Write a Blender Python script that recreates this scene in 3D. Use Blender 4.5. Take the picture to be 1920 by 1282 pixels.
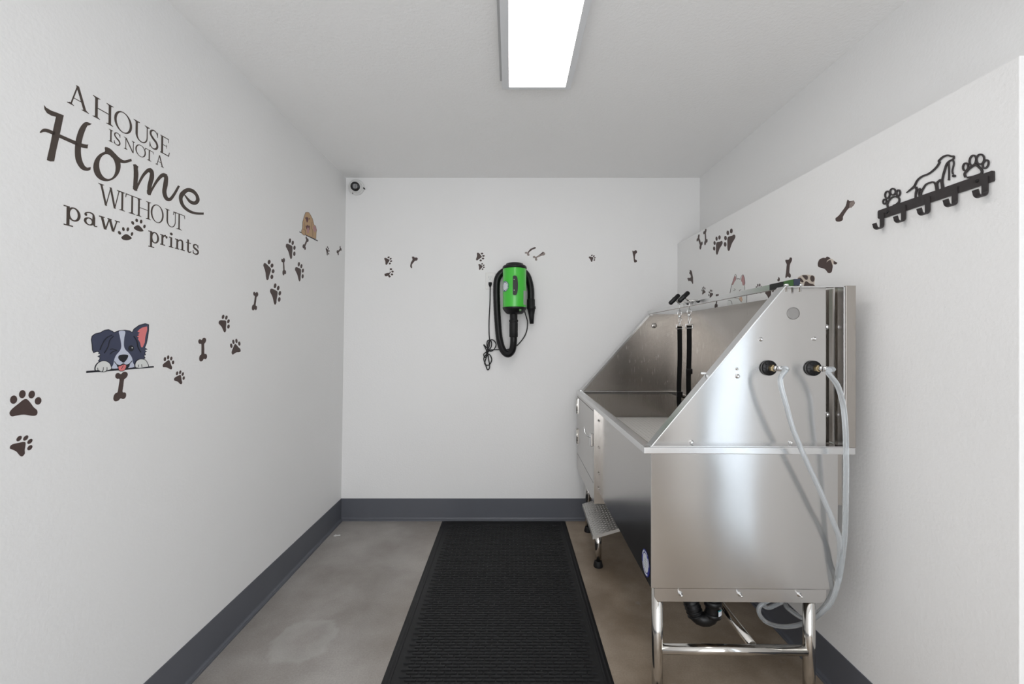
import bpy, math, random
from math import sin, cos, pi, radians, sqrt
from mathutils import Vector, Matrix
from mathutils.geometry import tessellate_polygon

for o in list(bpy.data.objects):
    bpy.data.objects.remove(o, do_unlink=True)
scene = bpy.context.scene
COL = scene.collection
random.seed(4)

# ------------------------------------------------------------------ camera, world, exposure
F = 800.0                       # focal length in pixels of the 1920 px wide frame
CX, CY, CAMZ = 957.0, 637.0, 1.285
cam_data = bpy.data.cameras.new('camera')
cam_data.sensor_width = 36.0
cam_data.lens = 36.0 * F / 1920.0
cam_data.shift_x = (960 - CX) / 1920.0
cam_data.shift_y = -(641 - CY) / 1920.0
cam_data.clip_start = 0.02
cam = bpy.data.objects.new('camera', cam_data)
cam.location = (0, 0, CAMZ)
cam.rotation_euler = (radians(90), 0, 0)
COL.objects.link(cam)
scene.camera = cam

scene.view_settings.view_transform = 'Standard'
scene.view_settings.look = 'None'
scene.view_settings.gamma = 1.0
scene.view_settings.use_curve_mapping = False
scene.view_settings.exposure = -0.12

world = bpy.data.worlds.new('world')
scene.world = world
world.use_nodes = True
bg = world.node_tree.nodes['Background']
bg.inputs['Color'].default_value = (0.80, 0.90, 1.0, 1)
bg.inputs['Strength'].default_value = 1.5

LAMP_STRENGTH = 6.5
DOOR_POWER = 3.8
FILL_POWER = 46.0  # strength of the added fill behind the camera

def area(name, loc, rot, sx, sy, power, color):
    l = bpy.data.lights.new(name, 'AREA')
    l.shape = 'RECTANGLE'
    l.size, l.size_y, l.energy, l.color = sx, sy, power, color
    o = bpy.data.objects.new(name, l)
    o.location = loc
    o.rotation_euler = rot
    COL.objects.link(o)
    return o

# daylight through the glazed door on the right; added fill light behind the camera
area('door_daylight', (1.46, 0.04, 1.05), (0, radians(90), 0), 1.95, 0.66, DOOR_POWER, (0.74, 0.87, 1.0))
area('added_fill_light', (0.0, -1.45, 1.15), (radians(90), 0, 0), 2.0, 2.1, FILL_POWER, (1.0, 0.985, 0.97))

# ------------------------------------------------------------------ materials
def new_mat(name):
    m = bpy.data.materials.new(name)
    m.use_nodes = True
    nt = m.node_tree
    return m, nt, nt.nodes['Principled BSDF']

def simple(name, col, rough=0.5, metal=0.0, noise=0.04, scale=40, bump=0.0, coat=0.0, spec=None):
    """plain procedural material with a little colour variation and optional bump"""
    m, nt, b = new_mat(name)
    tc = nt.nodes.new('ShaderNodeTexCoord')
    nz = nt.nodes.new('ShaderNodeTexNoise')
    nz.inputs['Scale'].default_value = scale
    nz.inputs['Detail'].default_value = 4
    nt.links.new(tc.outputs['Object'], nz.inputs['Vector'])
    mx = nt.nodes.new('ShaderNodeMix')
    mx.data_type = 'RGBA'
    mx.inputs[6].default_value = [max(0, c * (1 - noise)) for c in col] + [1]
    mx.inputs[7].default_value = [min(1, c * (1 + noise)) for c in col] + [1]
    nt.links.new(nz.outputs['Fac'], mx.inputs[0])
    nt.links.new(mx.outputs[2], b.inputs['Base Color'])
    b.inputs['Roughness'].default_value = rough
    b.inputs['Metallic'].default_value = metal
    if coat:
        b.inputs['Coat Weight'].default_value = coat
    if spec is not None:
        b.inputs['Specular IOR Level'].default_value = spec
    if bump:
        bp = nt.nodes.new('ShaderNodeBump')
        bp.inputs['Strength'].default_value = bump
        bp.inputs['Distance'].default_value = 0.002
        nt.links.new(nz.outputs['Fac'], bp.inputs['Height'])
        nt.links.new(bp.outputs['Normal'], b.inputs['Normal'])
    return m

def plaster(name, col, scale=95, strength=0.27):
    m, nt, b = new_mat(name)
    g = nt.nodes.new('ShaderNodeNewGeometry')
    nz = nt.nodes.new('ShaderNodeTexNoise')
    nz.inputs['Scale'].default_value = scale
    nz.inputs['Detail'].default_value = 3
    nt.links.new(g.outputs['Position'], nz.inputs['Vector'])
    n2 = nt.nodes.new('ShaderNodeTexNoise')
    n2.inputs['Scale'].default_value = 1.6
    n2.inputs['Detail'].default_value = 3
    nt.links.new(g.outputs['Position'], n2.inputs['Vector'])
    mx = nt.nodes.new('ShaderNodeMix')
    mx.data_type = 'RGBA'
    mx.inputs[6].default_value = [c * 0.98 for c in col] + [1]
    mx.inputs[7].default_value = [min(1, c * 1.02) for c in col] + [1]
    nt.links.new(n2.outputs['Fac'], mx.inputs[0])
    nt.links.new(mx.outputs[2], b.inputs['Base Color'])
    b.inputs['Roughness'].default_value = 0.55
    b.inputs['Specular IOR Level'].default_value = 0.35
    bp = nt.nodes.new('ShaderNodeBump')
    bp.inputs['Strength'].default_value = strength
    bp.inputs['Distance'].default_value = 0.003
    nt.links.new(nz.outputs['Fac'], bp.inputs['Height'])
    nt.links.new(bp.outputs['Normal'], b.inputs['Normal'])
    return m

def steel(name, col=(0.60, 0.585, 0.57), rough=0.26, aniso=0.6, stretch=(4, 4, 220), warp=0.25, rot=0.0):
    """brushed stainless sheet: fine stretched grain plus a slow waviness of the sheet"""
    m, nt, b = new_mat(name)
    tc = nt.nodes.new('ShaderNodeTexCoord')
    mp = nt.nodes.new('ShaderNodeMapping')
    mp.inputs['Scale'].default_value = stretch
    nt.links.new(tc.outputs['Object'], mp.inputs['Vector'])
    nz = nt.nodes.new('ShaderNodeTexNoise')
    nz.inputs['Scale'].default_value = 3
    nz.inputs['Detail'].default_value = 5
    nt.links.new(mp.outputs['Vector'], nz.inputs['Vector'])
    mr = nt.nodes.new('ShaderNodeMapRange')
    mr.inputs[3].default_value = rough - 0.02
    mr.inputs[4].default_value = rough + 0.03
    nt.links.new(nz.outputs['Fac'], mr.inputs[0])
    nt.links.new(mr.outputs[0], b.inputs['Roughness'])
    n3 = nt.nodes.new('ShaderNodeTexNoise')
    n3.inputs['Scale'].default_value = 2.2
    n3.inputs['Detail'].default_value = 1
    nt.links.new(tc.outputs['Object'], n3.inputs['Vector'])
    bp = nt.nodes.new('ShaderNodeBump')
    bp.inputs['Strength'].default_value = warp
    bp.inputs['Distance'].default_value = 0.03
    nt.links.new(n3.outputs['Fac'], bp.inputs['Height'])
    bp2 = nt.nodes.new('ShaderNodeBump')
    bp2.inputs['Strength'].default_value = 0.04
    bp2.inputs['Distance'].default_value = 0.0003
    nt.links.new(nz.outputs['Fac'], bp2.inputs['Height'])
    nt.links.new(bp.outputs['Normal'], bp2.inputs['Normal'])
    nt.links.new(bp2.outputs['Normal'], b.inputs['Normal'])
    mx = nt.nodes.new('ShaderNodeMix')
    mx.data_type = 'RGBA'
    mx.inputs[6].default_value = [c * 0.98 for c in col] + [1]
    mx.inputs[7].default_value = [min(1, c * 1.02) for c in col] + [1]
    nt.links.new(nz.outputs['Fac'], mx.inputs[0])
    nt.links.new(mx.outputs[2], b.inputs['Base Color'])
    b.inputs['Metallic'].default_value = 1.0
    b.inputs['Anisotropic'].default_value = aniso
    if aniso:
        tv = nt.nodes.new('ShaderNodeCombineXYZ')          # the sheet blurs reflections up and down
        tv.inputs[2].default_value = 1.0
        nt.links.new(tv.outputs[0], b.inputs['Tangent'])
    return m

M = {}
M['wall'] = plaster('painted_wall', (0.86, 0.855, 0.85))
M['ceiling'] = plaster('painted_ceiling', (0.93, 0.925, 0.92), 90, 0.55)
M['base'] = simple('rubber_cove_base', (0.104, 0.110, 0.128), 0.42, noise=0.06, scale=6)
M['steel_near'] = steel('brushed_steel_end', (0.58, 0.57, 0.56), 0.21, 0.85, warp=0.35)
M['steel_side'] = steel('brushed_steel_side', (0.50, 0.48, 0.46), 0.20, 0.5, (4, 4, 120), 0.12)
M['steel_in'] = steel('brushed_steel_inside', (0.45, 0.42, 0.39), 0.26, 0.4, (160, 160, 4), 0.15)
M['steel_edge'] = steel('steel_edge', (0.72, 0.72, 0.72), 0.22, 0.0, (30, 30, 30), 0.05)
M['cap'] = simple('grey_plug', (0.30, 0.29, 0.28), 0.45, 0.6, 0.03)
M['tube'] = simple('polished_tube', (0.62, 0.60, 0.57), 0.12, 1.0, 0.02)
M['chrome'] = simple('chrome', (0.78, 0.78, 0.78), 0.10, 1.0, 0.02)
M['brass'] = simple('brass', (0.62, 0.50, 0.30), 0.25, 1.0, 0.05)
M['black'] = simple('black_plastic', (0.006, 0.006, 0.007), 0.38, noise=0.1, spec=0.35)
M['rubber'] = simple('black_rubber', (0.009, 0.009, 0.010), 0.55, noise=0.15, spec=0.35)
M['strap'] = simple('black_nylon_webbing', (0.007, 0.007, 0.007), 0.85, noise=0.3, scale=400, bump=0.3, spec=0.2)
M['green'] = simple('green_enamel', (0.060, 0.57, 0.045), 0.30, noise=0.03, coat=0.4)
M['brown'] = simple('brown_vinyl', (0.072, 0.046, 0.041), 0.55, noise=0.12, scale=60)
M['brown_text'] = simple('dark_brown_vinyl', (0.062, 0.045, 0.036), 0.55, noise=0.15, scale=90)
M['brown_pale'] = simple('worn_brown_vinyl', (0.26, 0.21, 0.19), 0.4, noise=0.35, scale=90)
M['cream'] = simple('cream_backing', (0.66, 0.58, 0.50), 0.5, noise=0.05)
M['white_decal'] = simple('white_vinyl', (0.75, 0.76, 0.74), 0.5, noise=0.02)
M['pale_blue'] = simple('pale_blue_vinyl', (0.60, 0.64, 0.76), 0.5, noise=0.02)
M['navy'] = simple('navy_vinyl', (0.050, 0.058, 0.105), 0.5, noise=0.05)
M['ink'] = simple('black_ink', (0.012, 0.013, 0.020), 0.5, noise=0.05)
M['pink'] = simple('pink_vinyl', (0.78, 0.22, 0.22), 0.5, noise=0.03)
M['dusty_pink'] = simple('dusty_pink_vinyl', (0.45, 0.24, 0.24), 0.5, noise=0.05)
M['tan'] = simple('tan_vinyl', (0.50, 0.32, 0.17), 0.5, noise=0.06)
M['peach'] = simple('peach_vinyl', (0.62, 0.42, 0.30), 0.5, noise=0.05)
M['maroon'] = simple('maroon_vinyl', (0.11, 0.028, 0.030), 0.5, noise=0.05)
M['tan_line'] = simple('brown_ink', (0.14, 0.08, 0.05), 0.5, noise=0.05)
M['grey_line'] = simple('grey_ink', (0.10, 0.09, 0.085), 0.5, noise=0.05)
M['rack'] = simple('dark_bronze_metal', (0.046, 0.040, 0.041), 0.42, 0.3, 0.12, 120)
M['white_plastic'] = simple('white_plastic', (0.78, 0.78, 0.77), 0.35, noise=0.01)
M['plate'] = simple('outlet_plastic', (0.80, 0.79, 0.77), 0.3, noise=0.01)
M['lens'] = simple('camera_lens', (0.004, 0.004, 0.005), 0.08, noise=0.1)
M['blue_sticker'] = simple('blue_sticker', (0.030, 0.035, 0.28), 0.4, noise=0.05)
M['navy_sticker'] = simple('navy_sticker', (0.02, 0.05, 0.14), 0.4, noise=0.05)
M['sticker_white'] = simple('sticker_paper', (0.70, 0.72, 0.78), 0.4, noise=0.06, scale=300)
M['sticker_grey'] = simple('rating_label', (0.36, 0.40, 0.36), 0.5, noise=0.1, scale=300)
M['teal_sticker'] = simple('teal_sticker', (0.03, 0.22, 0.26), 0.4)
M['rail_green'] = simple('rail_green', (0.035, 0.12, 0.02), 0.4)
M['rail_blue'] = simple('rail_blue', (0.014, 0.020, 0.045), 0.4)
M['frame_white'] = simple('white_lamp_frame', (0.74, 0.75, 0.77), 0.35, noise=0.01)
M['gap_shade'] = simple('lamp_gap_shade', (0.50, 0.50, 0.50), 0.5, noise=0.01)  # grey that stands in for shade in the gap by the lamp frame
M['alu'] = simple('anodised_aluminium', (0.5, 0.5, 0.5), 0.4, 0.9, 0.03)
M['orange'] = simple('orange_mark', (0.65, 0.2, 0.05), 0.5)

m, nt, b = new_mat('lamp_diffuser')
b.inputs['Base Color'].default_value = (0.9, 0.9, 0.9, 1)
b.inputs['Emission Color'].default_value = (1.0, 0.965, 0.93, 1)
b.inputs['Emission Strength'].default_value = LAMP_STRENGTH
M['diffuser'] = m

m, nt, b = new_mat('glass_pane')
out = nt.nodes['Material Output']
tr = nt.nodes.new('ShaderNodeBsdfTransparent')
gl = nt.nodes.new('ShaderNodeBsdfGlossy')
gl.inputs['Roughness'].default_value = 0.02
mix = nt.nodes.new('ShaderNodeMixShader')
mix.inputs[0].default_value = 0.06
nt.links.new(tr.outputs[0], mix.inputs[1])
nt.links.new(gl.outputs[0], mix.inputs[2])
nt.links.new(mix.outputs[0], out.inputs['Surface'])
M['glass'] = m

m, nt, b = new_mat('clear_hose')
b.inputs['Base Color'].default_value = (0.80, 0.84, 0.87, 1)
b.inputs['Roughness'].default_value = 0.16
b.inputs['Transmission Weight'].default_value = 0.72
b.inputs['IOR'].default_value = 1.40
b.inputs['Coat Weight'].default_value = 0.4
M['hose'] = m

# concrete floor: mottled grey brown with stains and one pale oval scuff
m, nt, b = new_mat('stained_concrete')
N, L = nt.nodes.new, nt.links.new
g = N('ShaderNodeNewGeometry')
def noise(scale, detail, rough=0.55):
    n = N('ShaderNodeTexNoise')
    n.inputs['Scale'].default_value = scale
    n.inputs['Detail'].default_value = detail
    n.inputs['Roughness'].default_value = rough
    L(g.outputs['Position'], n.inputs['Vector'])
    return n
def mixc(fac, a, c):
    x = N('ShaderNodeMix'); x.data_type = 'RGBA'
    if isinstance(a, tuple): x.inputs[6].default_value = a + (1,)
    else: L(a, x.inputs[6])
    if isinstance(c, tuple): x.inputs[7].default_value = c + (1,)
    else: L(c, x.inputs[7])
    if isinstance(fac, float): x.inputs[0].default_value = fac
    else: L(fac, x.inputs[0])
    return x.outputs[2]
def ramp(src, lo, hi):
    r = N('ShaderNodeMapRange')
    r.inputs[1].default_value = lo; r.inputs[2].default_value = hi
    L(src, r.inputs[0])
    return r.outputs[0]
c1 = mixc(ramp(noise(2.3, 6).outputs['Fac'], 0.35, 0.65), (0.290, 0.262, 0.240), (0.470, 0.445, 0.420))
sepf = N('ShaderNodeSeparateXYZ'); L(g.outputs['Position'], sepf.inputs[0])
c2 = mixc(ramp(sepf.outputs[0], -0.65, 0.55), c1, mixc(ramp(noise(3.1, 5).outputs['Fac'], 0.35, 0.65), (0.265, 0.200, 0.140), (0.480, 0.390, 0.300)))
c3 = mixc(ramp(noise(9, 8, 0.7).outputs['Fac'], 0.62, 0.80), c2, (0.46, 0.43, 0.40))
c4 = mixc(ramp(noise(160, 4).outputs['Fac'], 0.2, 0.8), c3, mixc(0.35, c3, (0.10, 0.09, 0.08)))
# the oval scuff
mp = N('ShaderNodeMapping')
mp.inputs['Location'].default_value = (0.883, -1.83, 0)
L(g.outputs['Position'], mp.inputs['Vector'])
sc = N('ShaderNodeVectorMath'); sc.operation = 'MULTIPLY'; sc.inputs[1].default_value = (1 / 0.135, 1 / 0.145, 0)
L(mp.outputs[0], sc.inputs[0])
dn = noise(14, 4)
ln = N('ShaderNodeVectorMath'); ln.operation = 'LENGTH'; L(sc.outputs[0], ln.inputs[0])
ad = N('ShaderNodeMath'); ad.operation = 'MULTIPLY_ADD'; ad.inputs[1].default_value = 0.7
L(dn.outputs['Fac'], ad.inputs[0]); L(ln.outputs['Value'], ad.inputs[2])
fin = ramp(ad.outputs[0], 1.38, 1.22)
fout = ramp(ad.outputs[0], 0.6, 1.2)
mu = N('ShaderNodeMath'); mu.operation = 'MULTIPLY'; L(fin, mu.inputs[0]); L(fout, mu.inputs[1])
mu2 = N('ShaderNodeMath'); mu2.operation = 'MULTIPLY'; mu2.inputs[1].default_value = 0.30; L(mu.outputs[0], mu2.inputs[0])
c5 = mixc(mu2.outputs[0], c4, (0.52, 0.52, 0.50))
L(c5, b.inputs['Base Color'])
L(ramp(noise(5, 4).outputs['Fac'], -0.6, 1.9), b.inputs['Roughness'])
b.inputs['Specular IOR Level'].default_value = 0.4
bp = N('ShaderNodeBump'); bp.inputs['Strength'].default_value = 0.15; bp.inputs['Distance'].default_value = 0.002
L(noise(60, 5).outputs['Fac'], bp.inputs['Height']); L(bp.outputs['Normal'], b.inputs['Normal'])
M['floor'] = m

# ------------------------------------------------------------------ object helpers
MS = {}     # modelling-space matrix of every object built
def tag(o, label=None, cat=None, group=None, kind=None):
    if label: o['label'] = label
    if cat: o['category'] = cat
    if group: o['group'] = group
    if kind: o['kind'] = kind
    return o

def empty(name, loc, label, cat, group=None, rotz=0.0, local=False):
    o = bpy.data.objects.new(name, None)
    o.empty_display_size = 0.05
    COL.objects.link(o)
    o.location = loc
    o.rotation_euler = (0, 0, rotz)
    MS[o.name] = Matrix.Identity(4) if local else Matrix.Translation(loc)
    return tag(o, label, cat, group)

class MB:
    def __init__(s):
        s.v, s.f, s.sm = [], [], []
    def add(s, vs, fs, smooth=False):
        n = len(s.v)
        s.v += [Vector(p) for p in vs]
        s.f += [[i + n for i in f] for f in fs]
        s.sm += [smooth] * len(fs)
        return s
    def box(s, x0, x1, y0, y1, z0, z1):
        vs = [(x0,y0,z0),(x1,y0,z0),(x1,y1,z0),(x0,y1,z0),(x0,y0,z1),(x1,y0,z1),(x1,y1,z1),(x0,y1,z1)]
        return s.add(vs, [(3,2,1,0),(4,5,6,7),(0,1,5,4),(1,2,6,5),(2,3,7,6),(3,0,4,7)])
    def tube(s, path, r, n=12, caps=True, closed=False):
        path = [Vector(p) for p in path]
        rs = r if isinstance(r, (list, tuple)) else [r] * len(path)
        k = len(path)
        tang = []
        for i in range(k):
            if closed:
                t = path[(i + 1) % k] - path[i - 1]
            else:
                t = path[min(i + 1, k - 1)] - path[max(i - 1, 0)]
            if t.length < 1e-9: t = Vector((0, 0, 1))
            tang.append(t.normalized())
        up = Vector((0, 0, 1)) if abs(tang[0].z) < 0.9 else Vector((1, 0, 0))
        u = tang[0].cross(up).normalized()
        vs = []
        for i in range(k):
            u = (u - tang[i] * u.dot(tang[i]))
            if u.length < 1e-6: u = tang[i].orthogonal()
            u.normalize()
            w = tang[i].cross(u)
            for j in range(n):
                a = 2 * pi * j / n
                vs.append(path[i] + (u * cos(a) + w * sin(a)) * rs[i])
        fs = []
        for i in range(k if closed else k - 1):
            for j in range(n):
                a, b2 = i * n + j, i * n + (j + 1) % n
                c, d = ((i + 1) % k) * n + (j + 1) % n, ((i + 1) % k) * n + j
                fs.append((a, b2, c, d))
        s.add(vs, fs, True)
        if caps and not closed:
            nb = len(s.v) - len(vs)
            s.f.append([nb + j for j in range(n)][::-1]); s.sm.append(False)
            s.f.append([nb + (k - 1) * n + j for j in range(n)]); s.sm.append(False)
        return s
    def lathe(s, prof, origin, axis='z', n=28, smooth=True):
        """prof: (radius, height) pairs; axis direction vector or letter"""
        ax = {'x': Vector((1,0,0)), 'y': Vector((0,1,0)), 'z': Vector((0,0,1))}.get(axis, None) if isinstance(axis, str) else Vector(axis).normalized()
        u = ax.orthogonal().normalized(); w = ax.cross(u)
        o = Vector(origin)
        vs = []
        for (r, h) in prof:
            for j in range(n):
                a = 2 * pi * j / n
                vs.append(o + ax * h + (u * cos(a) + w * sin(a)) * max(r, 1e-5))
        fs = []
        for i in range(len(prof) - 1):
            for j in range(n):
                fs.append((i*n+j, i*n+(j+1)%n, (i+1)*n+(j+1)%n, (i+1)*n+j))
        s.add(vs, fs, smooth)
        nb = len(s.v) - len(vs)
        s.f.append([nb + j for j in range(n)][::-1]); s.sm.append(False)
        s.f.append([nb + (len(prof)-1)*n + j for j in range(n)]); s.sm.append(False)
        return s
    def prism(s, poly, ext, smooth=False):
        """poly: list of 3D points (planar ring), ext: extrusion vector"""
        n = len(poly)
        p = [Vector(a) for a in poly]
        e = Vector(ext)
        vs = p + [a + e for a in p]
        tris = tessellate_polygon([p])
        fs = [tuple(t) for t in tris] + [tuple(i + n for i in t[::-1]) for t in tris]
        fs += [(i, (i+1) % n, (i+1) % n + n, i + n) for i in range(n)]
        return s.add(vs, fs, smooth)
    def build(s, name, mat, parent=None, bevel=0.0, base=False, seg=2):
        vs = s.v
        lo = Vector((min(v.x for v in vs), min(v.y for v in vs), min(v.z for v in vs)))
        hi = Vector((max(v.x for v in vs), max(v.y for v in vs), max(v.z for v in vs)))
        c = (lo + hi) / 2
        if base: c.z = lo.z
        me = bpy.data.meshes.new(name)
        me.from_pydata([v - c for v in vs], [], s.f)
        me.polygons.foreach_set('use_smooth', s.sm)
        me.materials.append(mat)
        me.update()
        import bmesh
        bm = bmesh.new(); bm.from_mesh(me)
        bmesh.ops.recalc_face_normals(bm, faces=bm.faces)
        bm.to_mesh(me); bm.free()
        o = bpy.data.objects.new(name, me)
        COL.objects.link(o)
        o.location = c
        MS[o.name] = Matrix.Translation(c)
        if parent is not None:
            o.parent = parent
            o.matrix_parent_inverse = MS[parent.name].inverted()
        if bevel:
            md = o.modifiers.new('bevel', 'BEVEL')
            md.width = bevel; md.segments = seg; md.limit_method = 'ANGLE'; md.angle_limit = radians(40)
        return o

def catmull(pts, n=6, closed=False):
    out = []
    k = len(pts)
    P = [Vector(p) for p in pts]
    rng = range(k) if closed else range(k - 1)
    for i in rng:
        if closed:
            p0, p1, p2, p3 = P[i-1], P[i], P[(i+1) % k], P[(i+2) % k]
        else:
            p0, p1, p2, p3 = P[max(i-1, 0)], P[i], P[i+1], P[min(i+2, k-1)]
        for j in range(n):
            t = j / n
            out.append(0.5 * ((2*p1) + (p2-p0)*t + (2*p0-5*p1+4*p2-p3)*t*t + (3*p1-p0-3*p2+p3)*t**3))
    if not closed: out.append(P[-1])
    return out

def pix(x, y, Y):
    """the point at depth Y seen at photograph position x, y"""
    s = F / Y
    return Vector(((x - CX) / s, Y, CAMZ - (y - CY) / s))

# planes that carry flat things: each maps a photograph position to its point on the wall
LX0, LX1, H = -1.208, -1.170, 2.440       # the left wall leans a little: x at floor, x at ceiling
def lwx(z): return LX0 + (LX1 - LX0) * z / H
class Left:
    n = Vector((1, 0, -(LX1 - LX0) / H)).normalized()
    @staticmethod
    def at(x, y):
        z = 1.3
        for _ in range(6):
            s = (x - CX) / lwx(z)
            z = CAMZ - (y - CY) / s
        return Vector((lwx(z), F / s, z))
BACKY = 3.040
class Back:
    n = Vector((0, -1, 0))
    @staticmethod
    def at(x, y): return pix(x, y, BACKY)
RX = 1.190
class Right:
    n = Vector((-1, 0, 0))
    @staticmethod
    def at(x, y):
        s = (x - CX) / RX
        return Vector((RX, F / s, CAMZ - (y - CY) / s))

JIT = [0]
def flat(mb, plane, poly, o0=0.0, o1=0.0005):
    """a closed outline (photograph positions) as a thin solid on the wall"""
    pts = [plane.at(p[0], p[1]) + plane.n * o0 for p in poly]
    JIT[0] += 1
    o1 += 4e-6 * (JIT[0] % 13)          # overlapping strokes never share one surface
    mb.prism(pts, plane.n * (o1 - o0))

def crop(x0, y0, sc):
    return lambda pts: [(x0 + p[0] / sc, y0 + p[1] / sc) for p in pts]

def smooth2(pts, n=4):
    return [(v.x, v.y) for v in catmull([(p[0], p[1], 0) for p in pts], n, True)]
def ell(cx, cy, rx, ry, ang=0, n=20):
    a = radians(ang)
    return [(cx + rx*cos(t)*cos(a) - ry*sin(t)*sin(a), cy + rx*cos(t)*sin(a) + ry*sin(t)*cos(a)) for t in [2*pi*i/n for i in range(n)]]
def stroke2(pts, w, closed=False, n=4, taper=None):
    """strip polygons around a polyline, as a list of quads (2D)"""
    P = [Vector((p[0], p[1], 0)) for p in pts]
    P = catmull(P, n, closed) if n > 1 else P
    k = len(P)
    nor = []
    for i in range(k):
        t = (P[(i+1) % k] - P[i-1]) if closed else (P[min(i+1, k-1)] - P[max(i-1, 0)])
        t.normalize()
        nor.append(Vector((-t.y, t.x, 0)))
    ws = [w] * k if not isinstance(w, (list, tuple)) else None
    if ws is None:
        ws = []
        m2 = len(w) - 1
        for i in range(k):
            f = i / (k - 1) * m2
            a = min(int(f), m2 - 1)
            ws.append(w[a] + (w[a+1] - w[a]) * (f - a))
    Lp = [P[i] + nor[i] * ws[i] / 2 for i in range(k)]
    Rp = [P[i] - nor[i] * ws[i] / 2 for i in range(k)]
    if closed:
        return [[(Lp[i].x, Lp[i].y), (Lp[(i+1)%k].x, Lp[(i+1)%k].y), (Rp[(i+1)%k].x, Rp[(i+1)%k].y), (Rp[i].x, Rp[i].y)] for i in range(k)]
    return [[(Lp[i].x, Lp[i].y), (Lp[i+1].x, Lp[i+1].y), (Rp[i+1].x, Rp[i+1].y), (Rp[i].x, Rp[i].y)] for i in range(k - 1)]

# ================================================================== THE ROOM
def struct(mb, name, mat, label=None, bevel=0):
    o = mb.build(name, mat, bevel=bevel)
    o['kind'] = 'structure'
    if label: o['label'] = label
    return o

Y0 = -1.30
UX = 1.350
struct(MB().box(-1.45, 1.75, Y0 - 0.15, 3.2, -0.12, 0.0), 'floor', M['floor'], 'grey brown stained concrete floor')
struct(MB().box(-1.45, 1.60, Y0 - 0.15, 3.2, H, H + 0.12), 'ceiling', M['ceiling'], 'white textured ceiling')
struct(MB().box(-1.40, 1.60, BACKY, BACKY + 0.12, 0, H), 'wall_back', M['wall'], 'white wall at the far end of the room')
mb = MB()
mb.prism([(LX0, Y0, 0), (LX1, Y0, H), (-1.34, Y0, H), (-1.34, Y0, 0)], (0, BACKY - Y0, 0))
struct(mb, 'wall_left', M['wall'], 'white wall on the left carrying the lettering')
# right wall: thin upper wall with a door opening, and the thicker lower half that stops at y = 1.0
DY0, DY1, DZ = -0.32, 0.40, 2.08
mb = MB()
mb.box(UX, UX + 0.12, DY1, BACKY, 0, H)
mb.box(UX, UX + 0.12, Y0, DY0, 0, H)
mb.box(UX, UX + 0.12, DY0, DY1, DZ, H)
struct(mb, 'wall_right', M['wall'], 'white upper wall on the right, set back above the ledge')
mb = MB()
mb.prism([(RX, 0.997, 0), (RX, 0.997, 1.950), (RX, BACKY, 1.968), (RX, BACKY, 0)], (UX - RX, 0, 0))
struct(mb, 'wall_right_lower', M['wall'], 'thicker lower part of the right wall with a ledge on top', bevel=0.002)
mb = MB()
mb.box(-1.34, -1.05, Y0 - 0.12, Y0, 0, H)
mb.box(1.05, 1.5, Y0 - 0.12, Y0, 0, H)
mb.box(-1.05, 1.05, Y0 - 0.12, Y0, 0, 0.06)
mb.box(-1.05, 1.05, Y0 - 0.12, Y0, 2.3, H)
struct(mb, 'wall_front', M['wall'], 'white wall behind the camera')
def glazed(name, frame_name, pts_box, pane_box, label):
    e = MB()
    for bx in pts_box: e.box(*bx)
    fr = struct(e, name, M['alu'], label)
    p = MB().box(*pane_box).build('pane', M['glass'], fr)
    return fr
t = 0.05
glazed('door_1', 'door_frame', [(UX+0.02, UX+0.07, DY0, DY0+t, 0, DZ), (UX+0.02, UX+0.07, DY1-t, DY1, 0, DZ),
        (UX+0.02, UX+0.07, DY0+t, DY1-t, DZ-t, DZ), (UX+0.02, UX+0.07, DY0+t, DY1-t, 0, 0.12)],
       (UX+0.04, UX+0.048, DY0+t, DY1-t, 0.12, DZ-t), 'glazed door in the right wall')
glazed('fill_window_1', 'fill_window_frame', [(-1.05, -1.0, Y0-0.08, Y0-0.03, 0.06, 2.3), (1.0, 1.05, Y0-0.08, Y0-0.03, 0.06, 2.3),
        (-1.0, 1.0, Y0-0.08, Y0-0.03, 0.06, 0.11), (-1.0, 1.0, Y0-0.08, Y0-0.03, 2.25, 2.3), (-0.02, 0.02, Y0-0.08, Y0-0.03, 0.11, 2.25)],
       (-1.0, 1.0, Y0-0.06, Y0-0.052, 0.11, 2.25), 'tall glazed window added behind the camera for fill light')  # unseen window, added so the fill light can enter

# rubber cove base with a rounded toe
BH, TH = 0.156, 0.003
def cove_profile():
    """(distance from wall, height)"""
    pr = [(0, BH), (TH, BH), (TH + 0.0005, BH - 0.002), (TH + 0.001, 0.022)]
    for i in range(1, 7):
        a = i / 6 * pi / 2
        pr.append((TH + 0.001 + 0.012 * (1 - cos(a)), 0.022 - 0.012 * sin(a)))
    pr += [(0.018, 0.007), (0.018, 0.0), (0, 0)]
    return pr
pr = cove_profile()
struct(MB().prism([(lwx(h) + d, 0.4 * 0 + Y0, h) for d, h in pr], (0, BACKY - Y0, 0)), 'baseboard_left', M['base'], 'dark slate rubber base along the left wall')
struct(MB().prism([(LX0 + 0.001, BACKY - d, h) for d, h in pr], (RX - LX0 - 0.020, 0, 0)), 'baseboard_back', M['base'], 'dark slate rubber base along the far wall')
struct(MB().prism([(RX - d, 0.997, h) for d, h in pr], (0, BACKY - 0.997, 0)), 'baseboard_right', M['base'], 'dark slate rubber base along the right wall')

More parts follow.
